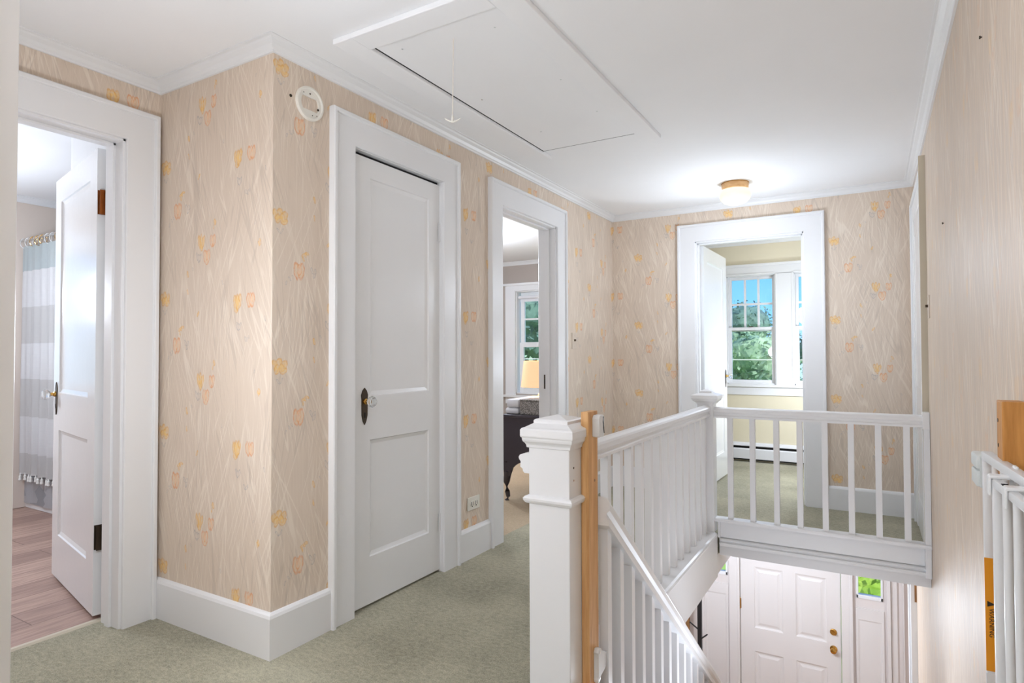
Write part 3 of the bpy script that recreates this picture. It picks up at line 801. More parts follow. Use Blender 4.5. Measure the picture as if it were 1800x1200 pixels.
# coat rack
cr = thing('coat_rack', 'black metal coat rack pole with angled pegs beside the front door', 'coat rack', (-1.587, 6.5, ZL))
bm = B(); bx(bm, -1.608, -1.566, 6.48, 6.52, ZL + .02, -.95, .003); obj('pole', bm, BLACK, cr)
for (z, dx, dy) in ((-1.73, -1, -.05), (-1.82, 1, -.05), (-1.30, 1, 0), (-1.20, -1, 0), (-2.2, 1, 0)):
    bm = B(); tube(bm, [(-1.587 + dx * .015, 6.49, z), (-1.587 + dx * .088, 6.49 + dy, z + .078)], .0075, 8); obj('peg', bm, BLACK, cr, True)
bm = B(); bx(bm, -1.80, -1.375, 6.38, 6.62, ZL, ZL + .02, .004); obj('base', bm, BLACK, cr)

# ------------------------------------------------------------------ stairwell edge: fascias, curb
bm = B()
prism(bm, [(-.975, 0.0), (-.975, .022), (-.852, .022), (-.842, .016), (-.838, .006), (-.842, -.004), (-.852, -.010), (-.862, -.010), (-.862, 0.0)], 'y', 1.915, 3.90)
struct('trim_19', bm, WHITE)
bm = B(); bx(bm, -.866, -.850, 1.86, 3.945, -.262, -.008, .002); struct('trim_20', bm, WHITE2)
# landing edge facing the stairs
bm = B()
bx(bm, -.845, XW - .002, 3.966, 3.985, -.066, .086, .002)
bx(bm, -.835, .224, 3.960, 3.967, -.020, .078, .004)
prism(bm, [(3.966, -.024), (3.956, -.022), (3.946, -.026), (3.942, -.032), (3.946, -.038), (3.952, -.040), (3.952, -.046), (3.940, -.048), (3.938, -.056), (3.940, -.067), (3.966, -.067)], 'x', -.835, XW - .002)
bx(bm, -.848, -.833, 3.946, 3.967, -.02, .086, .002)
bx(bm, .224, XW - .001, 3.928, 3.967, -.075, .084, .003)
struct('trim_21', bm, WHITE2)
bm = B(); bx(bm, -.850, XW - .001, 4.000, 4.03, -.141, -.05); struct('trim_22', bm, WHITE2)

# ------------------------------------------------------------------ newel posts
def newel(cx, cy, half, z0, zcol, zcap, label, k=1.0, collar=True, over=.021):
    r = thing('newel_post', label, 'newel post', (cx, cy, z0))
    h = half
    bm = B(); sqlathe(bm, cx, cy, [(h, z0), (h, zcap)]); bmesh.ops.bevel(bm, geom=[e for e in bm.edges if abs(e.verts[0].co.z - e.verts[1].co.z) > .1], offset=.003, segments=2, affect='EDGES', profile=.5); obj('shaft', bm, WHITE, r)
    if collar:
        bm = B(); sqlathe(bm, cx, cy, [(h, zcol - .016), (h + .009, zcol - .012), (h + .014, zcol - .004), (h + .015, zcol + .003), (h + .010, zcol + .009), (h + .002, zcol + .012)]); obj('collar', bm, WHITE, r)
    o = over
    bm = B(); sqlathe(bm, cx, cy, [(h, zcap - .034 * k), (h + .25 * o, zcap - .032 * k), (h + .30 * o, zcap - .024 * k), (h + .45 * o, zcap - .018 * k), (h + .70 * o, zcap - .012 * k), (h + .78 * o, zcap - .006 * k), (h + .80 * o, zcap),
        (h + o * .95, zcap + .002 * k), (h + o, zcap + .006 * k), (h + o, zcap + .026 * k), (h + o - .004, zcap + .031 * k), (h + o - .012, zcap + .034 * k), (h - .012 * k, zcap + .046 * k), (h - .012 * k, zcap + .055 * k), (h - .016 * k, zcap + .059 * k), (.012, zcap + .070 * k), (.004, zcap + .071 * k)])
    obj('cap', bm, WHITE, r)
    return r
nw = newel(-.9075, 1.8415, .0735, 0, .648, .848, 'large square white newel post at the top of the stairs')
# moulded rail stub on the hall side of the post
bm = B()
prism(bm, [(-.975, .722), (-1.016, .722), (-1.021, .728), (-1.023, .736), (-1.032, .742), (-1.030, .760), (-1.036, .767), (-1.038, .774), (-1.033, .782), (-1.020, .787), (-.975, .792)], 'y', 1.80, 1.895)
obj('rail_stub', bm, WHITE, nw)
for z in (.755, .715):
    bm = B(); lathe(bm, (-.8345, 1.80, z), [(.0035, -.002), (.0035, .0012)], 10, 'x'); obj('screw', bm, BRONZE if z > .74 else CHROME, nw, True)
nf = newel(-.905, 3.9415, .0465, .02, .2, .838, 'slim white newel post at the far corner of the landing', .86, False, .034)

# ------------------------------------------------------------------ railings
rail_prof = [(-.030, .0), (-.030, .012), (-.024, .016), (-.022, .028), (-.032, .036), (-.033, .052), (-.028, .060), (-.012, .066), (.012, .066), (.028, .060), (.033, .052), (.032, .036), (.022, .028), (.024, .016), (.030, .012), (.030, .0)]
RX = -.905
side = thing('stair_railing', 'long white railing between the large newel post and the far newel post', 'railing', (RX, 2.9, .022))
bm = B(); prism(bm, [(RX + a * .95, .733 + b_) for a, b_ in rail_prof], 'y', 1.914, 3.896); obj('handrail', bm, WHITE, side)
proto = None
N1 = 15
for i in range(N1):
    y = 1.985 + i * (3.83 - 1.985) / (N1 - 1)
    if proto is None:
        bm = B(); bx(bm, RX - .0165, RX + .0165, y - .0165, y + .0165, .022, .736, .002); proto = obj('baluster', bm, WHITE, side); y_ref = y
    else: cpy(proto, (0, y - y_ref, 0), side)

LY = 3.943
land = thing('landing_railing', 'short white railing along the landing edge above the front door', 'railing', (-.3, LY, .086))
bm = B(); prism(bm, [(LY + a, .725 + b_ * .97) for a, b_ in rail_prof], 'x', -.8585, .226); obj('handrail', bm, WHITE, land)
bm = B(); prism(bm, [(LY - .034, .086), (LY - .036, .094), (LY - .034, .103), (LY - .028, .107), (LY + .034, .107), (LY + .034, .086)], 'x', -.858, XW - .001); obj('bottom_rail', bm, WHITE, land)
xs = [-.767, -.638, -.504, -.378, -.247, -.116, .016, .148]
proto = None
for x in xs:
    if proto is None:
        bm = B(); bx(bm, x - .0155, x + .0155, LY - .0155, LY + .0155, .106, .727, .002); proto = obj('baluster', bm, WHITE, land); x_ref = x
    else: cpy(proto, (x - x_ref, 0, 0), land)
bm = B(); bx(bm, .224, XW - .001, LY - .028, LY + .018, .107, .722, .002); bx(bm, .219, XW - .001, LY - .036, LY + .026, .716, .806, .003); obj('wall_post', bm, WHITE, land)

# stair going down: treads, risers, stringer, sloping balustrade
RISE, RUN, SY = .193, .236, 1.86
st = thing('staircase', 'straight staircase going down to the front door', 'staircase', (-.3, SY, ZL))
for k in range(1, 14):
    y0 = SY + RUN * (k - 1); z = -RISE * k
    bm = B(); bx(bm, -.835, XW - .001, y0 - .0, y0 + RUN + .022, z - .028, z, .006); obj('tread', bm, OAK, st)
    bm = B(); bx(bm, -.826, XW - .001, y0, y0 + .016, z, z + RISE - .029); obj('riser', bm, WHITE2, st)
bm = B(); bx(bm, -.826, XW - .001, SY + RUN * 13, SY + RUN * 13 + .016, ZL, ZL + .165); obj('riser', bm, WHITE2, st)
bm = B()
poly = [(SY, -.265)]
for k in range(1, 14): poly += [(SY + RUN * (k - 1) + .001, -RISE * k - .03), (SY + RUN * k - .001, -RISE * k - .03)]
poly += [(SY + RUN * 13, ZL), (SY + RUN * 12 + .1, ZL), (SY, -.55)]
prism(bm, poly, 'x', -.846, -.829); obj('stringer', bm, WHITE2, st)
SX = -.800
sr = thing('stair_railing', 'white railing sloping down the stairs below the large newel post', 'railing', (SX, SY, 0))
SLP = .809
def zr(y): return .659 - SLP * (y - 1.913)
bm = B(); y0, y1 = 1.934, 4.75
rings = []
for y in (y0, y1): rings.append([(SX + a * 1.08, y, zr(y) + (b_ * 1.45 - .0957)) for a, b_ in rail_prof])
loops(bm, rings); obj('handrail', bm, WHITE, sr)
y = SY + .118
while y < 4.7:
    k = int((y - SY) / RUN) + 1
    bm = B(); a = .0165; zb = -RISE * k
    loops(bm, [[(SX - a, y - a, zb), (SX + a, y - a, zb), (SX + a, y + a, zb), (SX - a, y + a, zb)],
               [(SX - a, y - a, zr(y - a) - .088), (SX + a, y - a, zr(y - a) - .088), (SX + a, y + a, zr(y + a) - .088), (SX - a, y + a, zr(y + a) - .088)]])
    obj('baluster', bm, WHITE, sr); y += .118
bn = newel(SX, 4.80, .05, ZL, .0, zr(4.8) + .06, 'white newel post at the foot of the stairs', .9, False, .03)

# ------------------------------------------------------------------ gate, its wall studs and latches
sd = thing('mounting_board', 'orange pine board screwed to the side of the large newel post', 'board', (-.82, 1.893, 0.0))
bm = B(); bx(bm, -.833, -.806, 1.855, 1.932, .035, .930, .0015); obj('board', bm, PINE, sd)
bm = B(); bx(bm, -.834, -.79, 1.80, 1.90, .0, .036, .002); obj('foot', bm, PINE, sd)
bm = B(); lathe(bm, (-.806, 1.905, .70), [(.005, 0), (.004, .0008)], 12, 'x'); obj('knot', bm, BROWN, sd)
def latch(z0, z1, label, big):
    r = thing('gate_latch', label, 'latch', (-.80, 1.90, z0))
    bm = B()
    if not big:
        prism(bm, [(1.885, z0 + .004), (1.889, z0), (1.926, z0), (1.930, z0 + .004), (1.930, z1 - .008), (1.924, z1), (1.893, z1), (1.885, z1 - .010)], 'x', -.806, -.780)
        bmesh.ops.bevel(bm, geom=list(bm.edges), offset=.003, segments=2, affect='EDGES', profile=.5)
        b_ = obj('latch_body', bm, PLASTIC, r, True)
        bm = B(); tube(bm, [(-.7795, 1.925, z0 + .012), (-.7795, 1.922, z0 + .03), (-.7795, 1.917, z0 + .05), (-.7795, 1.919, z1 - .006)], .0016, 6); obj('latch_groove', bm, DARKGAP, b_)
    else:
        prism(bm, [(1.888, z0), (1.905, z0 + .004), (1.907, z0 + .020), (1.925, z0 + .022), (1.958, z0 + .028), (1.976, z0 + .040), (1.975, z0 + .060), (1.966, z0 + .074), (1.935, z0 + .082), (1.918, z0 + .092), (1.910, z1), (1.894, z1 + .002), (1.886, z1 - .010), (1.892, z1 - .018), (1.892, z0 + .018), (1.886, z0 + .012)], 'x', -.806, -.789)
        bmesh.ops.bevel(bm, geom=list(bm.edges), offset=.002, segments=2, affect='EDGES', profile=.5)
        b_ = obj('latch_body', bm, PLASTIC, r, True)
        for zz in (z0 + .012, z1 - .012):
            bm = B(); lathe(bm, (-.7885, 1.899, zz), [(.0045, -.001), (.0045, .0008)], 10, 'x'); obj('screw', bm, CHROME, b_)
latch(.845, .918, 'small white plastic gate latch at top of the pine board', False)
latch(.042, .150, 'white plastic gate latch low on the pine board', True)

ws = thing('mounting_board', 'stained pine stud fixed to the right wall behind the white gate', 'board', (.23, 1.57, 0))
bm = B(); bx(bm, .214, XW - .001, 1.515, 1.575, .02, 1.025, .002); obj('board', bm, PINED, ws)
for z in (.985, .935):
    bm = B(); lathe(bm, (.214, 1.56, z), [(.004, -.0008), (.004, .001)], 10, 'x'); obj('screw', bm, BRONZE, ws)

gt = thing('safety_gate', 'white sliding metal safety gate folded back against the right wall', 'gate', (.2, 1.2, 0))
def gpt(base, s): return (base[0] + .057 * s, base[1] - .998 * s)     # along the gate, towards the camera
P1, P2 = (.206, 1.652), (.1915, 1.432)
def gate_panel(base, L, z0, z1, skip, label_side):
    """one panel: two rails and thin uprights"""
    r = .0078 if base is P2 else .0095
    def box_rail(zc):
        bm = B(); a, c = gpt(base, 0), gpt(base, L)
        loops(bm, [[(p[0] - r, p[1], zc - r), (p[0] + r, p[1], zc - r), (p[0] + r, p[1], zc + r), (p[0] - r, p[1], zc + r)] for p in (a, c)])
        bmesh.ops.bevel(bm, geom=list(bm.edges), offset=.003, segments=2, affect='EDGES', profile=.5)
        obj('rail', bm, GATE, gt, True)
    box_rail(z1 - r); box_rail(z0 + r)
    n = int(L / .068)
    for k in range(n + 1):
        p = gpt(base, .012 + k * .068)
        bm = B()
        if k == 0: bx(bm, p[0] - r, p[0] + r, p[1] - r, p[1] + r, z0, z1 - .002, .003); obj('end_stile', bm, GATE, gt, True)
        else: lathe(bm, (p[0], p[1], z0 + .015), [(.0068, 0), (.0068, z1 - z0 - .03)], 12); obj('bar', bm, GATE, gt, True)
gate_panel(P1, .90, .06, .910, 0, True)
gate_panel(P2, .80, .05, .889, 0, False)
for s in (.0, .115):
    p = gpt(P2, s)
    bm = B(); bx(bm, p[0] - .011, p[0] + .030, p[1] - .012, p[1] + .012, .8885, .8955, .0025); bx(bm, p[0] - .0125, p[0] - .0075, p[1] - .012, p[1] + .012, .858, .894, .002); bx(bm, p[0] + .026, p[0] + .032, p[1] - .012, p[1] + .012, .878, .914, .002)
    cp = obj('clip', bm, PLASTIC, gt)
p = gpt(P2, .058)
for k in range(3):
    bm = B(); bx(bm, p[0] - .005, p[0] + .005, p[1] - .012 - .012 * k, p[1] - .006 - .012 * k, .8895, .8905); obj('slot', bm, DARKGAP, gt)
bm = B(); bx(bm, .188, .216, 1.660, 1.735, .868, .899, .005); bx(bm, .188, .216, 1.660, 1.735, .830, .865, .005); bx(bm, .195, .212, 1.655, 1.72, .83, .895); obj('hinge_bracket', bm, PLASTICG, gt, True)
# warning strip down the end stile
p = gpt(P1, .012); yy = p[1] - .0095 - .0008
bm = B(); bx(bm, p[0] - .0108, p[0] + .0098, yy, yy + .001, .452, .688); lb = obj('warning_label', bm, LABEL, gt)
bm = B(); bx(bm, p[0] - .0108, p[0] + .0098, yy, yy + .001, .30, .447); lw = obj('paper_label', bm, PAPER, gt)
def text_mesh(name, body, size, loc, rot, mat, parent):
    cu = bpy.data.curves.new(name, 'FONT'); cu.body = body; cu.size = size; cu.align_x = 'LEFT'; cu.align_y = 'CENTER'; cu.extrude = .0002
    tmp = bpy.data.objects.new(name, cu); COL.objects.link(tmp)
    dg = bpy.context.evaluated_depsgraph_get(); dg.update()
    me = bpy.data.meshes.new_from_object(tmp.evaluated_get(dg)); bpy.data.objects.remove(tmp)
    o = bpy.data.objects.new(name, me); COL.objects.link(o); me.materials.clear(); me.materials.append(mat)
    o.matrix_world = Matrix.Translation(loc) @ rot
    mw = o.matrix_world.copy(); me.transform(mw); o.matrix_world = Matrix.Identity(4)
    off = Vector((0, 0, 0)); q = parent
    while q: off += q.location; q = q.parent
    me.transform(Matrix.Translation(-off)); o.parent = parent
    return o
# lettering reads downwards on a face turned to -y
ROT = Matrix(((0, 1, 0, 0), (0, 0, -1, 0), (-1, 0, 0, 0), (0, 0, 0, 1)))
text_mesh('lettering', 'WARNING', .0125, (p[0] - .0005, yy - .0004, .583), ROT, INK, lb)
bm = B(); prism(bm, [(p[0] - .007, .586), (p[0] - .007, .598), (p[0] + .007, .592)], 'y', yy - .0006, yy); obj('warning_triangle', bm, INK, lb)
bm = B()
for k in range(5): bx(bm, p[0] - .006 + k * .003, p[0] - .005 + k * .003, yy - .0004, yy, .33, .42)
obj('fine_print', bm, INK, lw)

# ------------------------------------------------------------------ ceiling: attic hatch, cord, lamps
ah = thing('attic_hatch', 'white attic hatch with raised frame boards in the hall ceiling', 'attic hatch', (-1.35, 2.4, ZC))
bm = B(); bx(bm, -1.632, -1.082, 1.728, 3.135, ZC - .006, ZC - .0005, .001); ph = obj('panel', bm, CEIL, ah)
for (x, y) in ((-1.55, 1.80), (-1.545, 2.35), (-1.50, 2.85), (-1.16, 1.85), (-1.14, 2.35), (-1.14, 2.75)):
    bm = B(); lathe(bm, (x, y, ZC - .0066), [(.004, 0), (.004, .001)], 10); obj('screw', bm, PLASTICG if x > -1.3 else CHROME, ph)
bm = B(); bx(bm, -1.732, -1.639, 1.617, 3.25, ZC - .021, ZC, .003); obj('frame_board', bm, CEIL, ah)
bm = B(); bx(bm, -1.075, -.972, 1.617, 3.235, ZC - .021, ZC, .003); obj('frame_board', bm, CEIL, ah)
bm = B(); bx(bm, -1.639, -1.075, 1.617, 1.722, ZC - .021, ZC, .003); obj('frame_board', bm, CEIL, ah)
bm = B(); bx(bm, -1.639, -1.632, 1.725, 3.142, ZC - .0055, ZC - .001); bx(bm, -1.636, -1.078, 3.136, 3.144, ZC - .004, ZC - .0004); obj('gap', bm, DARKGAP, ah)
pc = thing('pull_cord', 'thin pull cord with a white anchor handle hanging from the attic hatch', 'cord', (-1.336, 1.839, ZC - .006))
bm = B(); tube(bm, [(-1.336, 1.839, ZC - .006), (-1.337, 1.839, ZC - .1), (-1.3385, 1.839, ZC - .2), (-1.340, 1.839, ZC - .293)], .0019, 6); obj('cord', bm, CORD, pc, True)
bm = B(); hd = (rt.x, rt.y)
zz = ZC - .305
lathe(bm, (-1.340, 1.839, zz), [(.0035, -.015), (.0055, -.006), (.0045, .006), (.0025, .014)], 12)
tube(bm, [(-1.340 + a * .030 * hd[0], 1.839 + a * .030 * hd[1], zz - .013 + .014 * abs(a) ** 1.6) for a in (-1, -.6, -.25, 0, .25, .6, 1)], [.0015, .003, .0036, .004, .0036, .003, .0015], 8)
obj('handle', bm, IVORY, pc, True)

def ceiling_lamp(loc, label, ring, dome, rr=.09):
    r = thing('ceiling_light', label, 'ceiling light', loc); x, y, z = loc; k = rr / .09
    bm = B(); lathe(bm, (x, y, z), [(.088 * k, -.003), (.090 * k, -.010), (.088 * k, -.044 * k), (.080 * k, -.048 * k)], 40); b_ = obj('ring', bm, ring, r, True)
    bm = B(); lathe(bm, (x, y, z), [(.092 * k, -.0005), (.092 * k, -.004)], 40); obj('back_plate', bm, BRASS, r, True)
    bm = B(); lathe(bm, (x, y, z), [(.080 * k, -.044 * k), (.096 * k, -.050 * k), (.105 * k, -.065 * k), (.106 * k, -.085 * k), (.098 * k, -.110 * k), (.078 * k, -.132 * k), (.05 * k, -.146 * k), (.02 * k, -.152 * k), (.003, -.153 * k)], 40); obj('glass_shade', bm, dome, r, True)
ceiling_lamp((-.813, 4.435, ZC), 'ceiling light with wooden ring and glowing opal glass in the hall', MAPLE, DOME)
r = thing('ceiling_light', 'glowing flat white ceiling light seen through the far doorway', 'ceiling light', (-.88, 6.40, ZC))
bm = B(); lathe(bm, (-.88, 6.40, ZC), [(.15, -.0005), (.15, -.014)], 32); obj('ring', bm, WHITE2, r, True)
bm = B(); lathe(bm, (-.88, 6.40, ZC), [(.14, -.014), (.12, -.036), (.06, -.050), (.004, -.052)], 32); obj('glass_shade', bm, DOMEW, r, True)

# ------------------------------------------------------------------ small wall fittings
sm = thing('smoke_detector_base', 'round white smoke detector base plate high on the wallpapered wall', 'smoke detector base', (XM, 1.684, 2.126))
bm = B()
c = (XM, 1.684, 2.126); n = 40
for (r0, r1, h0, h1) in ((.044, .068, .0, .012),):
    rings = []
    for rr, hh in ((r0, h0), (r0, h1 * .55), (r1 - .012, h1 * .6), (r1 - .008, h1), (r1 - .002, h1), (r1, h1 * .6), (r1, h0)):
        rings.append([(c[0] + hh, c[1] + rr * math.cos(2 * PI * i / n), c[2] + rr * math.sin(2 * PI * i / n)) for i in range(n)])
    loops(bm, rings, cap=False)
obj('ring', bm, IVORY, sm, True)
bm = B()
def seg(lo, hi):
    pts = [(c[1] + .046 * math.cos(a), c[2] + .046 * math.sin(a)) for a in [lo + (hi - lo) * i / 12 for i in range(13)]]; return pts
prism(bm, seg(math.radians(35), math.radians(145)), 'x', XM, XM + .006); obj('web_plate', bm, IVORY, sm)
bm = B(); prism(bm, seg(math.radians(215), math.radians(325)), 'x', XM, XM + .006); obj('web_plate', bm, IVORY, sm)
for (dy, dz, s_) in ((0.0, .040, .004), (.042, -.012, .0055), (.012, -.044, .003), (-.032, .036, .003), (.034, -.040, .003)):
    bm = B(); lathe(bm, (XM + .0062, c[1] + dy, c[2] + dz), [(s_, -.001), (s_ * .7, .0012)], 10, 'x'); obj('screw', bm, BRONZE, sm)
bm = B(); lathe(bm, (XM, 1.594, 2.128), [(.006, 0), (.005, .003), (.002, .004)], 10, 'x'); o = obj('wall_anchor', bm, BRONZE); tag(o, 'dark screw anchor left of the round smoke detector base', 'screw')

ou = thing('wall_outlet', 'white horizontal outlet plate above the baseboard between the two doorways', 'outlet', (XM, 2.846, .294))
bm = B(); bx(bm, XM, XM + .006, 2.787, 2.905, .258, .330, .002); obj('plate', bm, IVORY, ou)
for yy in (2.826, 2.866):
    bm = B(); lathe(bm, (XM + .005, yy, .294), [(.0165, 0), (.0165, .003), (.015, .0035)], 20, 'x'); f = obj('receptacle', bm, IVORY, ou, True)
    bm = B(); bx(bm, XM + .0082, XM + .0092, yy - .009, yy - .0055, .284, .304); bx(bm, XM + .0082, XM + .0092, yy + .0055, yy + .009, .284, .304); lathe(bm, (XM + .0082, yy, .279), [(.0035, 0), (.0035, .001)], 8, 'x'); obj('slot', bm, DARKGAP, f)

def toggle(name, x, y0, y1, z0, z1, s, label):
    r = thing(name, label, 'light switch', (x, (y0 + y1) / 2, (z0 + z1) / 2))
    bm = B(); bx(bm, min(x, x + s * .005), max(x, x + s * .005), y0, y1, z0, z1, .0015); obj('plate', bm, WALLPL, r)
    ym, zm = (y0 + y1) / 2, (z0 + z1) / 2
    bm = B(); bx(bm, min(x + s * .004, x + s * .017), max(x + s * .004, x + s * .017), ym - .005, ym + .005, zm - .002, zm + .012, .001); obj('toggle', bm, BRONZE, r)
    for zz in (z0 + .02, z1 - .02):
        bm = B(); lathe(bm, (x + s * .0045, ym, zz), [(.003, 0), (.003, s * .001)], 8, 'x'); obj('screw', bm, WALLPL, r)
toggle('light_switch', XM, 4.155, 4.232, 1.160, 1.280, 1, 'beige light switch on the papered wall right of the bedroom doorway')
toggle('light_switch', XW, 3.80, 3.88, 1.30, 1.42, -1, 'beige light switch on the right wall beside the landing door casing')
for (y, z, lab) in ((1.971, 1.938, 'small nail high on the right wall near the ceiling'), (3.022, 1.647, 'small nail in the right wall lower and further than the other nail')):
    bm = B(); lathe(bm, (XW, y, z), [(.0045, -.006), (.0045, -.003), (.002, -.003), (.002, 0)], 8, 'x'); o = obj('nail', bm, BRONZE); tag(o, lab, 'nail')

# ------------------------------------------------------------------ front room: baseboard heater
hh = thing('baseboard_heater', 'low white baseboard heater under the front room windows', 'heater', (-.6, YW, 0))
bm = B(); prism(bm, [(YW, .020), (YW - .055, .020), (YW - .055, .03), (YW - .012, .03), (YW - .012, .17), (YW, .17)], 'x', -1.9, 1.9); obj('back_panel', bm, GREYHEAT, hh)
bm = B(); prism(bm, [(YW - .060, .034), (YW - .064, .034), (YW - .064, .128), (YW - .052, .140), (YW - .049, .137), (YW - .060, .126)], 'x', -1.9, 1.9); obj('front_cover', bm, HEATW, hh)
bm = B(); prism(bm, [(YW, .175), (YW - .040, .160), (YW - .044, .166), (YW - .030, .186), (YW, .196)], 'x', -1.9, 1.9); obj('top_hood', bm, HEATW, hh)

# ------------------------------------------------------------------ bathroom: curtain, rod, tub, wall rail
bt = thing('bathtub', 'white bathtub behind the banded shower curtain', 'bathtub', (-4.95, 2.4, 0))
bm = B()
x0, x1, y0, y1, h = -5.445, -3.74, 2.10, 2.82, .40
def rr(i, z): return [(x0 + i, y0 + i, z), (x1 - i, y0 + i, z), (x1 - i, y1 - i, z), (x0 + i, y1 - i, z)]
loops(bm, [rr(0, 0), rr(0, h - .01), rr(.01, h), rr(.06, h), rr(.08, h - .02), rr(.14, .10), rr(.20, .07)]); obj('shell', bm, TUBW, bt)
cu = thing('shower_curtain', 'white shower curtain with grey and blue bands and a tasselled hem', 'shower curtain', (-5.0, 2.05, 0.25))
def sheet(x0, x1, z0, z1, yb, amp, f, nx=140, nz=14, ph=0):
    bm = B(); V = []
    for i in range(nx + 1):
        x = x0 + (x1 - x0) * i / nx; row = []
        for j in range(nz + 1):
            z = z0 + (z1 - z0) * j / nz; k = 1 - .55 * j / nz
            y = yb + amp * k * (math.sin(f * x + ph) + .45 * math.sin(2.3 * f * x + 1.1 + .6 * z))
            row.append(bm.verts.new((x + .008 * math.sin(3 * z + x * 9), y, z)))
        V.append(row)
    for i in range(nx):
        for j in range(nz): bm.faces.new((V[i][j], V[i + 1][j], V[i + 1][j + 1], V[i][j + 1]))
    bmesh.ops.solidify(bm, geom=bm.faces[:], thickness=.0015)
    return bm
bm = sheet(-5.43, -3.76, .262, 1.925, 2.05, .016, 46, 230); obj('cloth', bm, CURT, cu, True)
bm = sheet(-5.43, -3.76, .04, .50, 2.085, .004, 20, 60, 4); obj('liner', bm, LINER, cu, True)
bm = B(); x = -5.42
while x < -3.78:
    y = 2.05 + .016 * (math.sin(46 * x) + .45 * math.sin(2.3 * 46 * x + 1.26))
    lathe(bm, (x, y, .214), [(.0035, 0), (.011, .006), (.008, .024), (.010, .032), (.004, .042), (.002, .056)], 8); x += .030
fr = obj('tassel_fringe', bm, TASSEL, cu, True); fr['kind'] = 'stuff'
x = -5.40
while x < -3.78:
    bm = B(); tube(bm, [(x + .004 * math.cos(a), 2.052 + .022 * math.cos(a), 1.952 + .036 * math.sin(a)) for a in [2 * PI * i / 14 for i in range(14)]], .0022, 6, True); obj('ring', bm, BRASS if int(x * 100) % 2 else PLASTIC, cu, True); x += .075
bm = B(); lathe(bm, (-5.448, 2.052, 1.975), [(.012, 0), (.012, 1.70)], 16, 'x'); o = obj('curtain_rod', bm, CHROME, None, True); tag(o, 'chrome shower rod carrying the banded curtain', 'curtain rod')
# white wainscot panel with cap rails behind the open door
bm = B()
bx(bm, -3.72, XB - .135, 1.608, 1.62, 0, 1.02, .002); bx(bm, -3.72, XB - .135, 1.598, 1.62, 1.01, 1.045, .003); bx(bm, -3.72, XB - .135, 1.602, 1.62, 1.115, 1.14, .003); bx(bm, -3.72, XB - .135, 1.594, 1.62, .0, .27, .003); bx(bm, -3.72, XB - .135, 1.588, 1.62, .27, .29, .003)
struct('trim_23', bm, WHITE)
hk = thing('wall_hook', 'black curved hook on the bathroom wall behind the door hinge', 'hook', (-3.355, 1.62, 2.03))
bm = B(); tube(bm, [(-3.355, 1.618, 2.05), (-3.355, 1.585, 2.045), (-3.357, 1.565, 2.03), (-3.360, 1.56, 2.005)], .006, 8); obj('arm', bm, BLACK, hk, True)
bm = B(); lathe(bm, (-3.355, 1.62, 2.05), [(.012, 0), (.012, -.004)], 12, 'y'); obj('base', bm, BLACK, hk)

# ------------------------------------------------------------------ bedroom: dresser, linen, box, lamp
dx0, dx1, dy0, dy1 = -2.47, XM - .145, 4.04, 4.72
dz = .66
ds = thing('dresser', 'dark dresser with curved legs inside the bedroom doorway', 'dresser', ((dx0 + dx1) / 2, 4.4, 0))
bm = B(); bx(bm, dx0 - .012, dx1, dy0 - .012, dy1 + .012, dz - .022, dz, .005); obj('top', bm, DRESS, ds)
# side panel with an arched apron
def side_panel(y0, y1):
    bm = B(); arch = []
    for i in range(13):
        a = i / 12; x = dx0 + .062 + a * (dx1 - dx0 - .124)
        arch.append((x, .20 + .105 * math.sin(PI * a) ** .5))
    pts = [(dx0 + .006, dz - .022), (dx0 + .004, .26), (dx0 + .010, .19), (dx0 + .060, .19)] + arch[1:-1] + [(dx1 - .060, .19), (dx1 - .010, .19), (dx1 - .006, dz - .022)]
    prism(bm, pts, 'y', y0, y1); return bm
for y in (dy0, dy1 - .02): obj('side_panel', side_panel(y, y + .02), DRESS, ds)
bm = B(); bx(bm, dx0 + .02, dx1 - .01, dy0 + .02, dy1 - .02, .30, dz - .022); obj('carcass', bm, DRESS, ds)
for k, (z0, z1) in enumerate(((.46, .62), (.30, .45))):
    bm = B(); bx(bm, dx0 - .004, dx0 + .018, dy0 + .03, dy1 - .03, z0, z1, .004); f = obj('drawer', bm, DRESSF, ds)
    for y in (dy0 + .10, dy1 - .10):
        bm = B(); lathe(bm, (dx0 - .004, y, (z0 + z1) / 2), [(.004, 0), (.004, -.010), (.011, -.016), (.008, -.024), (.001, -.026)], 12, 'x'); obj('knob', bm, CHROME, f, True)
for (x, s) in ((dx0 + .03, -1), (dx1 - .03, 1)):
    for y in (dy0 + .022, dy1 - .022):
        bm = B(); tube(bm, [(x, y, .30), (x - s * .004, y, .22), (x + s * .012, y, .14), (x + s * .004, y, .07), (x - s * .004, y, .03), (x + s * .004, y, .0)], [.028, .030, .026, .019, .016, .020], 12); obj('leg', bm, DRESS, ds, True)
bm = B(); bx(bm, dx0 + .02, dx1 - .01, dy1 - .05, dy1 - .03, .02, .30); obj('back_board', bm, BLACK, ds)
ln = thing('folded_linen', 'folded white linen on the dark dresser', 'linen', (-2.39, 4.25, dz))
for k, (z0, z1, o_) in enumerate(((dz, dz + .048, .0), (dz + .048, dz + .115, .012))):
    bm = B(); bx(bm, -2.475 + o_, -2.352, 4.08, 4.50, z0, z1, .018); obj('fold', bm, LINEN, ln, True)
wb = thing('storage_box', 'small grey woven box on the dresser beside the folded linen', 'box', (-2.27, 4.16, dz))
bm = B(); bx(bm, -2.335, -2.15, 4.07, 4.25, dz, dz + .106, .006); obj('body', bm, WOVEN, wb)
bm = B(); bx(bm, -2.338, -2.147, 4.067, 4.253, dz + .106, dz + .116, .004); obj('lid', bm, WOVEN, wb)
lp = thing('table_lamp', 'lit table lamp with a peach drum shade on the dresser', 'lamp', (-2.40, 4.6, dz))
lx, ly = -2.415, 4.60
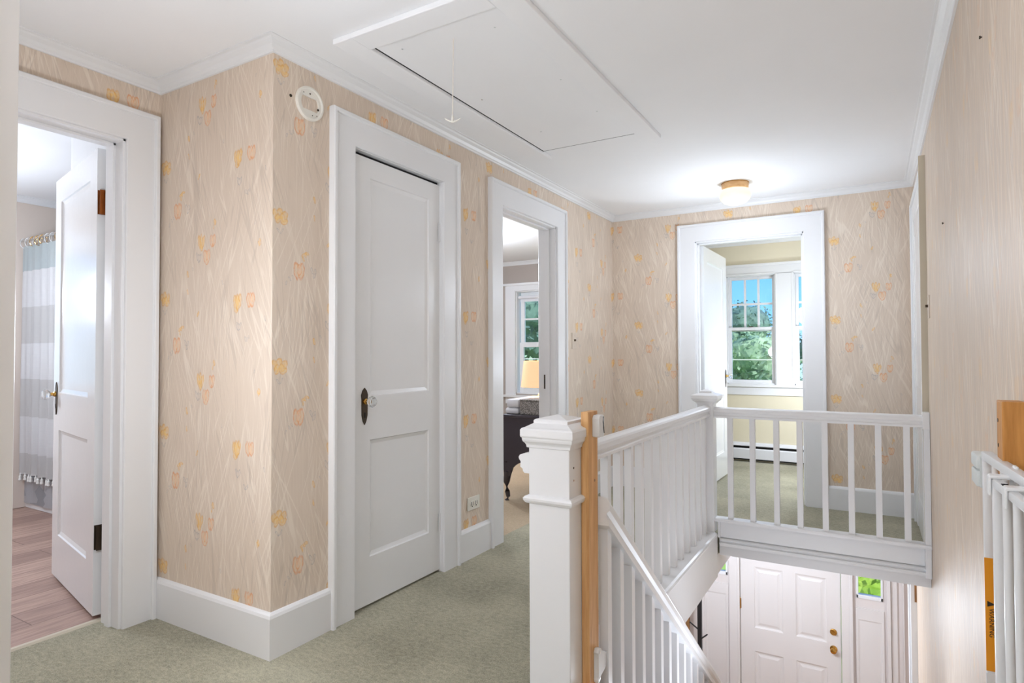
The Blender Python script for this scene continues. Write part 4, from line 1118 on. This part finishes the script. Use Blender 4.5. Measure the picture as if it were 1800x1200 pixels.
bm = B(); lathe(bm, (lx, ly, dz), [(.055, 0), (.058, .012), (.030, .03), (.045, .07), (.05, .10), (.03, .14), (.014, .155), (.012, .20), (.004, .21)], 24); obj('base', bm, IVORY, lp, True)
bm = B(); lathe(bm, (lx, ly, dz), [(.012, .20), (.012, .235)], 12); obj('socket', bm, BRONZE, lp, True)
bm = B(); n = 40; rings = []
for r_, z in ((.185, .185), (.160, .405), (.157, .405), (.182, .185)): rings.append([(lx + r_ * math.cos(2 * PI * i / n), ly + r_ * math.sin(2 * PI * i / n), dz + z) for i in range(n)])
rings.append(rings[0]); loops(bm, rings, cap=False); obj('lamp_shade', bm, SHADE, lp, True)
light('table_lamp_light', 'POINT', (lx, ly, dz + .28), 2.2, (1, .72, .42), .03)

# ------------------------------------------------------------------ outdoors: lawn, trees, hedge, cable
bm = B(); bx(bm, -40, 40, YW + .5, 70, -3.25, -3.15); struct('ground', bm, GRASS)
def tree(x, y, z0, h, rad, mat, label, n=4200, leaf=.115, trunk=True, flat=.8):
    r = thing('tree' if trunk else 'bush', label, 'tree' if trunk else 'bush', (x, y, z0))
    rng = np.random.default_rng(int(abs(x * 37 + y * 101)) + n)
    blobs = []
    nb = 9
    for k in range(nb):
        a = rng.uniform(0, 2 * PI); q = rng.uniform(.0, .6) * rad
        zc = z0 + h - rad * flat * rng.uniform(.35, 1.5) if trunk else z0 + h * rng.uniform(.25, .75)
        blobs.append((x + q * math.cos(a), y + q * math.sin(a), zc, rad * rng.uniform(.38, .62)))
    P = []
    for k in range(n):
        b_ = blobs[k % nb]
        d = rng.normal(size=3); d /= np.linalg.norm(d); q = b_[3] * rng.uniform(.72, 1.08)
        P.append((b_[0] + d[0] * q, b_[1] + d[1] * q, max(z0 + .05, b_[2] + d[2] * q * flat)))
    vs, fs = [], []
    for k, p_ in enumerate(P):
        a = rng.normal(size=3); a /= np.linalg.norm(a); b2 = np.cross(a, rng.normal(size=3)); b2 /= np.linalg.norm(b2)
        s = leaf * rng.uniform(.6, 1.3); p_ = np.array(p_) - np.array((x, y, z0))
        vs += [p_ - a * s, p_ + b2 * s * .6, p_ + a * s, p_ - b2 * s * .6]; fs.append((4 * k, 4 * k + 1, 4 * k + 2, 4 * k + 3))
    me = bpy.data.meshes.new('foliage'); me.from_pydata([tuple(v) for v in vs], [], fs); me.materials.append(mat)
    o = bpy.data.objects.new('foliage', me); COL.objects.link(o); o.parent = r
    bm = B()
    for b_ in blobs: bmesh.ops.create_icosphere(bm, subdivisions=2, radius=b_[3] * .82, matrix=Matrix.Translation((b_[0], b_[1], max(z0 + b_[3] * .5, b_[2]))) @ Matrix.Diagonal((1, 1, flat, 1)))
    obj('inner_foliage', bm, mat, r)
    if trunk:
        bm = B(); tube(bm, [(x, y, z0), (x + .1, y, z0 + h * .35), (x - .05, y + .1, z0 + h * .75)], [.22, .17, .07], 8); obj('trunk', bm, BARK, r, True)
G = -3.15
tree(-8.0, 27.5, G, 6.8, 2.9, LEAF_D, 'tall dark tree showing at the left of the front room window')
tree(-8.2, 38.5, G, 7.1, 3.1, LEAF_D, 'dark tree reaching above the sash bar of the front room window')
tree(-7.3, 21, G, 4.9, 2.3, LEAF_G, 'mid green tree filling the lower sash of the front room window')
tree(-3.2, 24, G, 5.0, 2.2, LEAF_G, 'green tree at the right of the front room lower sash')
tree(-1.0, 29, G, 6.6, 2.4, LEAF_D, 'dark tree behind the narrow right window of the front room')
tree(-5.1, 15.5, G, 2.6, 1.7, LEAF_B, 'bright green shrub at the foot of the front room window view', 1800, .12, False)
tree(-9.8, 17, G, 9.0, 3.6, LEAF_D, 'blue green tree outside the bedroom window')
tree(-7.2, 12.4, G, 4.2, 1.6, LEAF_G, 'bushy green tree low outside the bedroom window')
tree(-.3, 10.5, G, 2.6, 1.3, LEAF_B, 'bright green bush outside the right sidelight of the front door', 2200, .08, False)
tree(-3.2, 10.5, G, 2.6, 1.1, LEAF_B, 'bright bush outside the left sidelight of the front door', 1500, .08, False)
tree(-20.0, 28, G, 9.0, 4.0, LEAF_D, 'wide dark tree far beyond the bedroom window', 3600)
bm = B(); tube(bm, [(-14, 12, 1.35), (-7, 12.2, 1.02), (-1, 12.4, 1.0), (6, 12.5, 1.3)], .012, 6); o = obj('power_cable', bm, PLASTICG, None, True); tag(o, 'thin pale overhead cable crossing in front of the trees', 'cable')

# ------------------------------------------------------------------ things of a kind belong to named sets
GROUPS = {'newel_post': 'white newel posts', 'landing_railing': 'stairwell railings', 'stair_railing': 'stairwell railings', 'tree': 'trees outside the windows', 'bush': 'bushes outside the front wall',
          'nail': 'nails in the right wall', 'gate_latch': 'gate latches on the pine board', 'light_switch': 'light switches in the hall', 'ceiling_light': 'ceiling lights', 'mounting_board': 'pine boards holding the gate', 'wood_strip': 'brown wood strips in the entry', 'wood_block': 'brown wood strips in the entry'}
for o in S.objects:
    k = o.name.split('.')[0]
    if k in GROUPS and o.parent is None: o['group'] = GROUPS[k]
